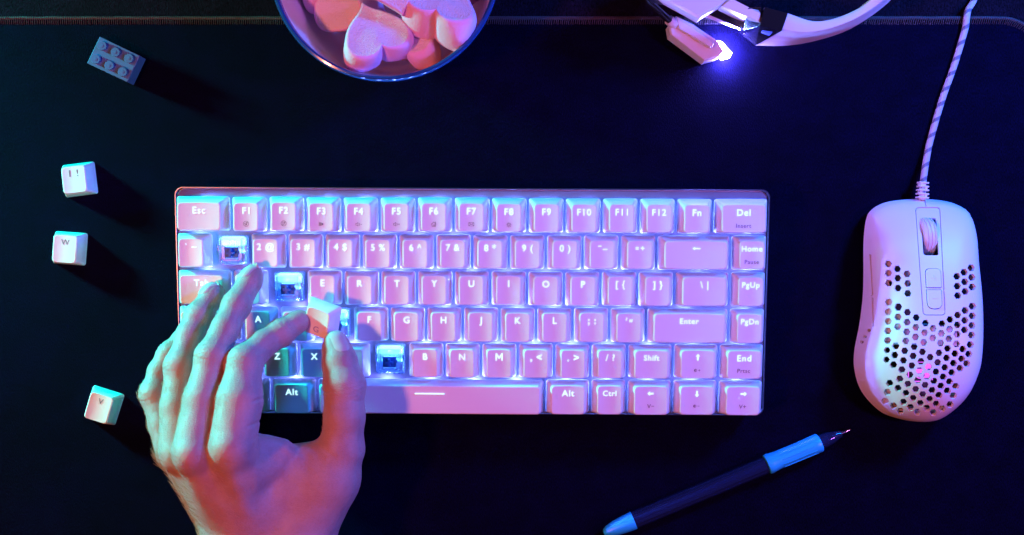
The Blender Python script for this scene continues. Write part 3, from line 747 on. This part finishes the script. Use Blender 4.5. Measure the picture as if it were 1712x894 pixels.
for p, kk in (((1561, 464), 'plus'), ((1562, 498), 'minus')):   # embossed marks on the two buttons
    q = mpt(*p); bb = MB(); zz = mz(*q) + .040
    bb.box((0, 0, 0), (.26, .035, .02)); 
    if kk == 'plus': bb.box((0, 0, .003), (.035, .26, .02))
    o = bb.build('embossed_' + kk, M_mouse, ms, smooth=False); o.location = (q[0] - MC.x, q[1] - MC.y, zz)
    o.rotation_euler = (math.atan((mz(q[0], q[1] + .1) - mz(q[0], q[1] - .1)) / .2), 0, 0)
# dark sheet added under the grooves, its colour standing in for their shade
surf_patch('groove_shade_sheet', pxpoly(shrink(panel, -3)), [pxpoly(shrink(wheel_o, -1.0))], M_groove_shade, ms, -.16, .03, .25)
# wheel
q = mpt(1554.8, 395); wz = mz(*q)
b = MB(); prof = []
for k in range(21):
    x = -.36 + .72 * k / 20; g_ = -.045 if k in (5, 10, 15) else 0; e_ = abs(x) / .36
    prof.append((1.05 - .13 * e_ ** 4 + g_, x))
b.lathe([(.3, -.36)] + prof + [(.3, .36)], 64); 
wh = b.build('scroll_wheel', M_mouse, ms, True, 30); wh.rotation_euler = (0, math.radians(90), math.radians(3)); wh.location = (q[0] - MC.x + .04, q[1] - MC.y, wz - .86)
# inside: floor, light walls seen through the upper holes, dark board below, ring lamp
b = MB(); fl = [(MC.x + (p[0] - MC.x) * .95, MC.y + (p[1] - MC.y) * .95) for p in mouse_outer]
b.loft([[(x - MC.x, y - MC.y, z) for x, y in fl] for z in (.10, .28)]); b.build('base', M_pcb, ms, True)
def wall_px(P, z0, z1, m, name='inner_wall'):
    b = MB(); T = [W(x, y, z1) for x, y in subdiv(P, 6)]; b.loft([[(v.x - MC.x, v.y - MC.y, z0) for v in T], [(v.x - MC.x, v.y - MC.y, max(z0 + .05, min(z1, mz(v.x, v.y) - .34))) for v in T]]); return b.build(name, m, ms, False)
wall_px([(1493, 470), (1478, 470), (1480, 575), (1600, 578), (1600, 545), (1545, 545), (1500, 520)][::-1], .3, 2.9, M_inner)
wall_px([(1480, 422), (1493, 422), (1493, 470), (1480, 470)], .3, 2.5, M_inner)
wall_px([(1519, 440), (1528, 440), (1532, 500), (1519, 490)], .3, 2.6, M_inner)
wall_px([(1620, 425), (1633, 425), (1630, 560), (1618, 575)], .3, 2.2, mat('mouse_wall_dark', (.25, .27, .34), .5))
wall_px([(1468, 640), (1480, 634), (1500, 668), (1560, 684), (1598, 650), (1612, 620), (1625, 600), (1620, 650), (1560, 695), (1490, 685)], .3, 2.0, M_inner)
b = MB(); cc = W(1540, 621, 2.3); 
for r_ in (.33,): b.lathe([(r_, 2.2), (r_ + .05, 2.25), (r_, 2.3)], 24)
for dx, dy, lx, ly in ((-.62, 0, .03, .9), (.62, 0, .03, .9), (0, .48, 1.0, .03), (0, -.52, 1.0, .05)): b.box((dx, dy, 2.2), (lx, ly, .06))
b.box((0, 0, 2.15), (.40, .25, .05)); b.box((.42, .28, 2.15), (.35, .28, .05)); b.box((.40, -.22, 2.15), (.30, .25, .05))
o = b.build('mouse_lamp', M_mglow, ms, False); o.location = (cc.x - MC.x, cc.y - MC.y, 0)
b = MB(); b.box((0, 0, 1.2), (2.8, 3.2, 1.6), None, .1); b.box((.7, .9, 2.0), (.5, .5, .2)); b.box((-.6, -1.0, 2.02), (.7, .4, .2)); b.lathe([(.2, 2.0), (.2, 2.15), (.05, 2.16)], 12, (-.9, .9, 0)); o = b.build('circuit_board', M_pcb, ms, True); c3 = W(1545, 628, 2.0); o.location = (c3.x - MC.x, c3.y - MC.y, 0)
# strain relief and braided cable
def braid():
    m = mat('braided_cable', (.62, .60, .62), .6); nt = m.node_tree; bs = nt.nodes['Principled BSDF']
    uv = nt.nodes.new('ShaderNodeUVMap'); sp = nt.nodes.new('ShaderNodeSeparateXYZ'); nt.links.new(uv.outputs['UV'], sp.inputs[0])
    def M(op, a, b_=None):
        n = nt.nodes.new('ShaderNodeMath'); n.operation = op
        for i, v in enumerate((a, b_)):
            if v is None: continue
            if isinstance(v, (int, float)): n.inputs[i].default_value = v
            else: nt.links.new(v, n.inputs[i])
        return n.outputs[0]
    u, v = sp.outputs[0], sp.outputs[1]
    s1 = M('ADD', M('MULTIPLY', v, 1.15), M('MULTIPLY', u, 1.0)); f = M('FRACT', s1)
    dark = M('MULTIPLY', M('LESS_THAN', f, .28), 1.0)
    weave = M('MULTIPLY', M('SINE', M('MULTIPLY', M('ADD', M('MULTIPLY', v, 10.0), M('MULTIPLY', u, 8.0)), 6.283)), M('SINE', M('MULTIPLY', M('SUBTRACT', M('MULTIPLY', v, 10.0), M('MULTIPLY', u, 8.0)), 6.283)))
    mx = nt.nodes.new('ShaderNodeMix'); mx.data_type = 'RGBA'; nt.links.new(dark, mx.inputs[0])
    mx.inputs[6].default_value = (.62, .58, .62, 1); mx.inputs[7].default_value = (.20, .20, .26, 1)
    nt.links.new(mx.outputs[2], bs.inputs['Base Color'])
    bp = nt.nodes.new('ShaderNodeBump'); bp.inputs['Strength'].default_value = .6; bp.inputs['Distance'].default_value = .03
    nt.links.new(weave, bp.inputs['Height']); nt.links.new(bp.outputs['Normal'], bs.inputs['Normal'])
    return m
path = catmull([W(1541, 322, .9), W(1543, 306, .7), W(1549, 265, .30), W(1557, 228, .18), W(1576, 163.5, .18), W(1595, 110, .18), W(1613, 50, .19), W(1616, 30, .24), W(1619, 16, .1), W(1631, -8, -.12), W(1650, -80, -.12), W(1690, -200, -.12)], 10)
b = MB(); b.tube([p - Vector((MC.x, MC.y, 0)) for p in path], .168, 14); cb = b.build('cable', braid(), ms, True, None)
uvl = cb.data.uv_layers.new(name='UVMap'); acc = [0]
for p, q_ in zip(path, path[1:]): acc.append(acc[-1] + (q_ - p).length)
for poly in cb.data.polygons:
    js = [cb.data.loops[li].vertex_index % 14 for li in poly.loop_indices]; wrap = max(js) == 13 and min(js) == 0
    for li in poly.loop_indices:
        vi = cb.data.loops[li].vertex_index; i, j = divmod(vi, 14)
        if wrap and j == 0: j = 14
        uvl.data[li].uv = (j / 14, acc[min(i, len(acc) - 1)])
b = MB(); s0 = W(1541.5, 334, .85); s1 = W(1543, 303, .75); dv = (s1 - s0)
b.tube([s0, s1 - dv * .05], .17, 12)
for k in range(5):
    c_ = s0 + dv * (.12 + k * .2); ang = math.atan2(dv.y, dv.x)
    b.box(c_ - Vector((0, 0, 0)), (.085, .58 - .02 * k, .46), Matrix.Rotation(ang, 3, 'Z'), .02)
    if k < 4: b.box(c_ + dv * .1 + Vector(((-1) ** k * .12, 0, 0)), (.13, .12, .40), Matrix.Rotation(ang, 3, 'Z'), .0)
b.V = [v - Vector((MC.x, MC.y, 0)) for v in b.V]; b.build('strain_relief', M_mouse, ms)

# ------------------------------------------------------------------ the keycap held between finger and thumb
me, info = keycap(1.7702, 'A')
hk = link(bpy.data.objects.new('keycap', me)); hk.location = W(542, 529, 3.95); hk.rotation_euler = (math.radians(25), math.radians(-12), math.radians(-19))
face_mesh('printed_symbol', legend_geo('G', .46), info, -.02, info['yc'] - info['td'] + .36, mat('faint_violet_print', (.36, .34, .62), .5), hk)
tag(hk, 'white keycap marked G, pinched between forefinger and thumb above the keyboard', 'keycap', 'keycaps pulled off the keyboard')
# ------------------------------------------------------------------ hand: one skin surface grown from a distance field
STEP = 0.06
def P3(px, py, z): return np.array(W(px, py, z), dtype=np.float32)
lo = np.array([-19.6, -23.5, 1.6], dtype=np.float32); hi = np.array([-6.9, 1.2, 11.0], dtype=np.float32)
NG = np.ceil((hi - lo) / STEP).astype(int) + 1
AX = [lo[i] + np.arange(NG[i], dtype=np.float32) * STEP for i in range(3)]
BIG = 9.0
def field(): return np.full(tuple(NG), BIG, dtype=np.float32)
def smin(a, b, k):
    h = np.clip(.5 + .5 * (b - a) / k, 0, 1); return b * (1 - h) + a * h - k * h * (1 - h)
def cone(D, a, b, r1, r2, k, flat=None):
    """smooth-union a round cone into D. flat = (direction, factor) squeezes it along a direction"""
    m = max(r1, r2) + k + .35
    i0 = [max(0, int((min(a[i], b[i]) - m - lo[i]) / STEP)) for i in range(3)]
    i1 = [min(NG[i], int((max(a[i], b[i]) + m - lo[i]) / STEP) + 2) for i in range(3)]
    if any(i1[i] <= i0[i] for i in range(3)): return
    sl = tuple(slice(i0[i], i1[i]) for i in range(3))
    X = AX[0][sl[0]][:, None, None] - a[0]; Y = AX[1][sl[1]][None, :, None] - a[1]; Z = AX[2][sl[2]][None, None, :] - a[2]
    ab = b - a; L2 = float(ab @ ab) + 1e-9
    t = np.clip((X * ab[0] + Y * ab[1] + Z * ab[2]) / L2, 0, 1)
    dx, dy, dz = X - t * ab[0], Y - t * ab[1], Z - t * ab[2]
    q = dx * dx + dy * dy + dz * dz
    if flat is not None:
        n, f = flat; s = dx * n[0] + dy * n[1] + dz * n[2]; q = q + s * s * (1 / (f * f) - 1)
    d = np.sqrt(q) - (r1 + (r2 - r1) * t)
    D[sl] = smin(D[sl], d, k) if k > 0 else np.minimum(D[sl], d)
def norm(v): v = np.array(v, dtype=np.float32); return v / np.linalg.norm(v)
FING = {  # joints as (px, py, z, radius); dorsal = outward direction of the back of the fingertip
 'index': dict(j=[(388, 745, 8.0, 1.10), (401, 668, 7.4, 1.06), (409, 607, 6.7, .80), (440, 575, 5.7, .67), (470, 556, 5.0, .63), (495, 539, 4.5, .55), (502, 534, 4.4, .47)], joints=(2, 4), up=(-.45, .35, .82)),
 'middle': dict(j=[(324, 752, 7.9, 1.0), (338, 668, 7.2, .86), (356, 596, 6.5, .78), (377, 548, 5.7, .67), (396, 510, 4.8, .65), (418, 470, 4.0, .59), (423, 461, 3.85, .53)], joints=(2, 4), up=(-.62, .18, .76)),
 'ring': dict(j=[(297, 752, 6.8, .90), (297, 680, 6.3, .80), (303, 612, 5.75, .74), (318, 560, 5.1, .66), (333, 528, 4.55, .64), (354, 495, 3.9, .58), (358, 490, 3.75, .54)], joints=(2, 4), up=(-.66, .16, .72)),
 'pinky': dict(j=[(288, 752, 5.4, .80), (272, 708, 5.1, .66), (259, 658, 4.7, .66), (268, 620, 4.3, .58), (284, 592, 4.0, .55), (306, 566, 3.65, .50), (312, 560, 3.5, .46)], joints=(2, 4), up=(-.8, .1, .5)),
}
wr = P3(450, 905, 4.9)
palm = field()
cone(palm, P3(418, 890, 4.9), P3(388, 762, 7.6), 1.65, 1.02, .4)
cone(palm, P3(412, 890, 4.9), P3(334, 768, 7.5), 1.6, .98, .5)
cone(palm, P3(408, 890, 4.7), P3(312, 768, 6.5), 1.6, .92, .5)
cone(palm, P3(404, 895, 4.3), P3(300, 766, 5.1), 1.55, .82, .5)
cone(palm, P3(412, 905, 4.9), P3(385, 1320, 4.4), 1.98, 2.7, .6)
cone(palm, P3(489, 905, 4.8), P3(490, 1320, 4.4), 1.96, 2.7, .6)
cone(palm, P3(485, 905, 4.7), P3(548, 800, 4.9), 1.95, 1.55, .6)
cone(palm, P3(430, 850, 5.4), P3(500, 800, 5.2), 1.6, 1.25, .6)
cone(palm, P3(412, 782, 6.9), P3(470, 772, 5.8), 1.05, .72, .5)
cone(palm, P3(380, 800, 5.2), P3(440, 800, 4.8), 1.4, 1.3, .5)
cone(palm, P3(470, 772, 5.4), P3(545, 768, 5.0), .78, .95, .4)
cone(palm, P3(432, 742, 6.6), P3(470, 752, 6.0), .50, .55, .4)
cone(palm, P3(380, 830, 3.6), P3(330, 770, 3.6), 1.3, .9, .6)
thumb = field()
TH = [(548, 800, 5.0, 1.45), (571, 752, 5.2, 1.08), (576, 695, 5.4, .96), (576, 645, 5.2, 1.0), (568, 605, 4.9, .82), (562, 580, 4.65, .70), (561, 571, 4.6, .56)]
for a, b in zip(TH, TH[1:]): cone(thumb, P3(*a[:3]), P3(*b[:3]), a[3], b[3], .30 if b is not TH[-1] else .12)
D = smin(palm, thumb, .55); del thumb
for k, F_ in FING.items():
    f = field(); js = F_['j']
    for i, (a, b) in enumerate(zip(js, js[1:])):
        cone(f, P3(*a[:3]), P3(*b[:3]), a[3], b[3], .22)
    for i in F_['joints']:
        a = js[i]; up = norm(F_['up']); c_ = P3(*a[:3]) + up * .06; cone(f, c_, c_ + .01, a[3] * .96, a[3] * .96, .35)
    g = smin(palm, f, .50)
    D = smin(D, g, .035)
    del f, g
del palm
# tendons and knuckles standing up on the back of the hand
for a, b, r1, r2 in (((322, 775, 8.3), (392, 862, 6.75), .16, .20), ((384, 775, 8.45), (412, 850, 7.1), .15, .2), ((302, 778, 7.2), (372, 860, 6.3), .14, .18)):
    cone(D, P3(*a), P3(*b), r1, r2, .45)
for p, r in (((322, 760, 8.3), .66), ((386, 750, 8.4), .74), ((297, 760, 7.1), .56)): cone(D, P3(*p), P3(*p) + .02, r, r, .4)

def surface_nets(D):
    S = D < 0
    n = D.shape; c = np.zeros((n[0] - 1, n[1] - 1, n[2] - 1), dtype=np.int8)
    for i in (0, 1):
        for j in (0, 1):
            for k in (0, 1): c += S[i:n[0] - 1 + i, j:n[1] - 1 + j, k:n[2] - 1 + k]
    act = np.argwhere((c > 0) & (c < 8)); idx = -np.ones(c.shape, dtype=np.int32); idx[act[:, 0], act[:, 1], act[:, 2]] = np.arange(len(act))
    acc = np.zeros((len(act), 3)); cnt = np.zeros(len(act))
    for ax in range(3):
        o1, o2 = [a for a in range(3) if a != ax]
        for u in (0, 1):
            for v in (0, 1):
                p = act.copy(); p[:, o1] += u; p[:, o2] += v; q = p.copy(); q[:, ax] += 1
                d0 = D[p[:, 0], p[:, 1], p[:, 2]]; d1 = D[q[:, 0], q[:, 1], q[:, 2]]; m = (d0 < 0) != (d1 < 0)
                t = np.where(m, d0 / np.where(m, d0 - d1, 1), 0); pt = p.astype(float); pt[:, ax] += t
                acc[m] += pt[m]; cnt[m] += 1
    V = acc / cnt[:, None] * STEP + lo
    Fs = []
    for ax in range(3):
        o1, o2 = (ax + 1) % 3, (ax + 2) % 3
        sl0 = [slice(None)] * 3; sl1 = [slice(None)] * 3; sl0[ax] = slice(0, -1); sl1[ax] = slice(1, None)
        A, B = S[tuple(sl0)], S[tuple(sl1)]; e = np.argwhere(A != B)
        e = e[(e[:, o1] > 0) & (e[:, o2] > 0) & (e[:, o1] < n[o1] - 1) & (e[:, o2] < n[o2] - 1)]
        ins = A[e[:, 0], e[:, 1], e[:, 2]]
        def cell(u, v):
            p = e.copy(); p[:, o1] -= u; p[:, o2] -= v; return idx[p[:, 0], p[:, 1], p[:, 2]]
        q = np.stack([cell(1, 1), cell(0, 1), cell(0, 0), cell(1, 0)], 1); q[~ins] = q[~ins][:, ::-1]; Fs.append(q)
    return V, np.concatenate(Fs)
D[:, 0, :] = np.maximum(D[:, 0, :], .01); D[:, :1, :] = .5
HV, HF = surface_nets(D); del D
# a light relaxation removes the grid's terraces
def relax(V, F, it):
    E = np.concatenate([F[:, [0, 1]], F[:, [1, 2]], F[:, [2, 3]], F[:, [3, 0]]])
    for _ in range(it):
        A = np.zeros_like(V); c = np.zeros(len(V))
        for k in range(3): A[:, k] = np.bincount(E[:, 0], V[E[:, 1], k], len(V)) + np.bincount(E[:, 1], V[E[:, 0], k], len(V))
        c = np.bincount(E[:, 0], minlength=len(V)) + np.bincount(E[:, 1], minlength=len(V))
        V = V * .5 + (A / c[:, None]) * .5
    return V
HV = relax(HV, HF, 2)
n0 = np.cross(HV[HF[:, 2]] - HV[HF[:, 0]], HV[HF[:, 3]] - HV[HF[:, 1]])
HN = np.zeros_like(HV)
for k in range(4):
    for c_ in range(3): HN[:, c_] += np.bincount(HF[:, k], n0[:, c_], len(HV))
HN /= np.linalg.norm(HN, axis=1)[:, None] + 1e-9
# knuckle folds: fine curved grooves over each joint, deeper crease on the palm side
disp = np.zeros(len(HV))
def folds(c, axis, up, r, offs, amp, w, curve=.18, side=False):
    global disp
    axis = norm(axis); up = norm(np.array(up) - axis * float(np.dot(up, axis))); lat = np.cross(axis, up)
    R = HV - c; near = (R * R).sum(1) < (r * 2.0) ** 2
    t = R @ axis; l = R @ lat / r; u = R @ up / r
    facing = np.clip((HN @ up) * 1.6 - .05, 0, 1) if not side else np.clip(-(HN @ up) * 1.5, 0, 1)
    for i, o in enumerate(offs):
        tt = t - o * (1 + .35 * np.abs(l)) + .035 * np.sin(l * 5 + i * 2.1) + .015 * np.sin(l * 13 + i)
        disp -= np.where(near, amp * (1 - .25 * (i % 2)) * np.exp(-(tt / w) ** 2) * facing * np.clip(1.5 - np.abs(l) * 1.1, 0, 1), 0)
for k, F_ in FING.items():
    js = F_['j']
    for n_, i in enumerate(F_['joints']):
        c_ = P3(*js[i][:3]); ax_ = P3(*js[i + 1][:3]) - P3(*js[i - 1][:3]); r = js[i][3]
        if n_ == 0: folds(c_, ax_, F_['up'], r, [-.36, -.24, -.12, .0, .12, .25, .38], .026, .040)
        else: folds(c_, ax_, F_['up'], r, [-.16, -.05, .06, .17, .27], .026, .042)
folds(P3(578, 655, 5.4), P3(572, 620, 5.4) - P3(576, 690, 5.4), (.5, .1, .85), 1.0, [-.35, -.2, -.05, .1, .25, .38], .022, .05)
for x_, y_, z_, a_ in ((541, 655, 5.3, .05), (541, 662, 5.3, .03)):      # crease inside the thumb joint
    c_ = P3(x_, y_, z_); R = HV - c_; disp -= a_ * np.exp(-((R[:, 1] - .15 * R[:, 0]) / .07) ** 2) * np.exp(-(R[:, 0] / .5) ** 2)
for x_, y_ in ((446, 662), (440, 700), (448, 722)):
    c_ = P3(x_, y_, 6.6); R = HV - c_; disp -= .05 * np.exp(-((R[:, 1] - .25 * R[:, 0]) / .07) ** 2) * np.exp(-(R[:, 0] / .35) ** 2)
# web between thumb and forefinger: bunched skin
c_ = P3(500, 752, 5.6); R = HV - c_; wgt = np.exp(-(R[:, 0] / 1.5) ** 2 - ((R[:, 1] + .2) / .7) ** 2) * np.clip(HN[:, 2], 0, 1)
disp -= wgt * .035 * (np.sin(R[:, 0] * 9 + R[:, 1] * 5 + np.sin(R[:, 1] * 6)) * .5 + .5)
# large soft unevenness
disp += .012 * np.sin(HV[:, 0] * 2.1 + 1.3 * np.sin(HV[:, 1] * 1.7)) * np.sin(HV[:, 1] * 2.4 + HV[:, 2])
HV = HV + HN * disp[:, None]

def skin():
    m = bpy.data.materials.new('skin'); m.use_nodes = True; nt = m.node_tree; b = nt.nodes['Principled BSDF']; I = b.inputs
    I['Roughness'].default_value = .46; I['Specular IOR Level'].default_value = .42
    I['Subsurface Weight'].default_value = .35; I['Subsurface Radius'].default_value = (.28, .10, .06); I['Subsurface Scale'].default_value = 1.0
    tc = nt.nodes.new('ShaderNodeTexCoord')
    def noise_(s, d=4):
        n = nt.nodes.new('ShaderNodeTexNoise'); n.inputs['Scale'].default_value = s; n.inputs['Detail'].default_value = d; nt.links.new(tc.outputs['Object'], n.inputs['Vector']); return n.outputs['Fac']
    def vor(s, sx=1.0):
        mp = nt.nodes.new('ShaderNodeMapping'); mp.inputs['Scale'].default_value = (1, sx, 1); nt.links.new(tc.outputs['Object'], mp.inputs['Vector'])
        n = nt.nodes.new('ShaderNodeTexVoronoi'); n.feature = 'DISTANCE_TO_EDGE'; n.inputs['Scale'].default_value = s; nt.links.new(mp.outputs['Vector'], n.inputs['Vector'])
        r = nt.nodes.new('ShaderNodeMapRange'); r.inputs['From Max'].default_value = .18; nt.links.new(n.outputs['Distance'], r.inputs['Value']); return r.outputs['Result']
    def mth(op, a, b_):
        n = nt.nodes.new('ShaderNodeMath'); n.operation = op
        for i, v in enumerate((a, b_)):
            if isinstance(v, (int, float)): n.inputs[i].default_value = v
            else: nt.links.new(v, n.inputs[i])
        return n.outputs[0]
    h = mth('ADD', mth('MULTIPLY', vor(9, 1.7), .6), mth('MULTIPLY', noise_(22, 5), .9)); h = mth('ADD', h, mth('MULTIPLY', vor(4.5, 2.2), .5))
    bp = nt.nodes.new('ShaderNodeBump'); bp.inputs['Strength'].default_value = .5; bp.inputs['Distance'].default_value = .02
    nt.links.new(h, bp.inputs['Height']); nt.links.new(bp.outputs['Normal'], I['Normal'])
    cr = nt.nodes.new('ShaderNodeValToRGB'); e = cr.color_ramp.elements
    e[0].position = .30; e[0].color = (.37, .20, .20, 1); e[1].position = .68; e[1].color = (.45, .29, .28, 1)
    k = e.new(.5); k.color = (.41, .25, .25, 1)
    nt.links.new(mth('ADD', mth('MULTIPLY', noise_(1.1, 5), .75), mth('MULTIPLY', noise_(9, 3), .25)), cr.inputs['Fac']); nt.links.new(cr.outputs['Color'], I['Base Color'])
    return m
M_skin = skin()
HO = Vector(W(450, 800, 4.5)); hand = mk('hand', HV - np.array(HO), HF, M_skin, None, True, None); hand.location = HO
tag(hand, "person's left hand reaching over the keyboard and pinching a keycap", 'hand')
# nails
M_nail = mat('fingernail', (.56, .42, .40), .22, sss=.25, sssr=(.2, .1, .06), coat=.0, bump=.05, bscale=8)
bvh = BVHTree.FromPolygons([tuple(v) for v in HV], [tuple(int(i) for i in f) for f in HF])
def nail(tip, back, up, wid, ln, shift=.0):
    tip, back = Vector(tip), Vector(back); ax = (tip - back).normalized(); up = Vector(up); up = (up - ax * up.dot(ax)).normalized(); lat = ax.cross(up)
    NU, NV = 13, 11; V, F = [], []
    for i in range(NU):
        for j in range(NV):
            u = -1 + 2 * i / (NU - 1); v = j / (NV - 1)
            ww = wid * (1 - .10 * (1 - v)) * math.sqrt(max(.0, 1 - max(0, (.22 - v) / .22) ** 2 * .62)) * math.sqrt(max(.0, 1 - max(0, (v - .80) / .20) ** 2 * .55))
            p = tip + ax * (shift - ln * (1 - v)) + lat * u * ww
            hit = bvh.ray_cast(p + up * 2.2, -up)
            q = hit[0] if hit[0] is not None else p + up * .3
            e = max(abs(u), 0); lift = .050 - .030 * e ** 4 - (.03 * max(0, (.15 - v) / .15)) + (.02 * max(0, (v - .8) / .2))
            V.append(q + up * lift - HO)
    for i in range(NU - 1):
        for j in range(NV - 1): F.append((i * NV + j, (i + 1) * NV + j, (i + 1) * NV + j + 1, i * NV + j + 1))
    n = len(V); V += [v - up * .05 for v in V]; F = F + [tuple(k + n for k in reversed(f)) for f in F]
    rim = [i * NV for i in range(NU)] + [(NU - 1) * NV + j for j in range(1, NV)] + [i * NV + NV - 1 for i in range(NU - 2, -1, -1)] + [j for j in range(NV - 2, 0, -1)]
    for a_, b_ in zip(rim, rim[1:] + rim[:1]): F.append((b_, a_, a_ + n, b_ + n))
    o = mk('fingernail', V, F, M_nail, hand, True, 50); return o
for k, wid, ln, sh in (('middle', .44, 1.05, .52), ('ring', .44, 1.05, .50)):
    js = FING[k]['j']; nail(P3(*js[-1][:3]), P3(*js[-3][:3]), FING[k]['up'], wid, ln, sh)
nail(P3(561, 571, 4.6), P3(572, 620, 5.0), (.50, .05, .85), .42, 1.2, .46)
# fine hair on the back of the hand and wrist
hb_ = MB(); rnd = random.Random(3)
cand = np.argwhere((HN[:, 2] > -.25) & (HV[:, 1] < P3(0, 640, 6)[1]) & (HV[:, 1] > -16) ).ravel()
tri = np.array([0.0]); cnt_ = 0
for i in rnd.sample(list(cand), 9000):
    p = HV[i]; n = HN[i]; px = CX + p[0] * FPX / (CH - p[2]); py = CY - p[1] * FPX / (CH - p[2])
    edge_w = max(0, -n[0]); pr = .10 + .9 * edge_w
    if px > 420 + (py - 700) * .3 and py > 650: pr *= .12
    if n[0] > .3: pr *= .1
    if rnd.random() > pr: continue
    d = Vector((-.35 + rnd.uniform(-.35, .25), .55 + rnd.uniform(-.4, .4), .10)) ; nn = Vector(n); d = (d - nn * d.dot(nn)).normalized()
    L_ = rnd.uniform(.18, .42) * (1.25 if edge_w > .6 else .8)
    if py < 760 : L_ *= .5
    a0 = Vector(p) - nn * .01; a1 = a0 + d * L_ * .5 + nn * L_ * .22; a2 = a0 + d * L_ + nn * L_ * .30
    hb_.tube([a0 - HO, a1 - HO, a2 - HO], [.0055, .0045, .002], 3, False); cnt_ += 1
hb_.build('arm_hair', mat('arm_hair', (.50, .36, .26), .4), hand, True, None)
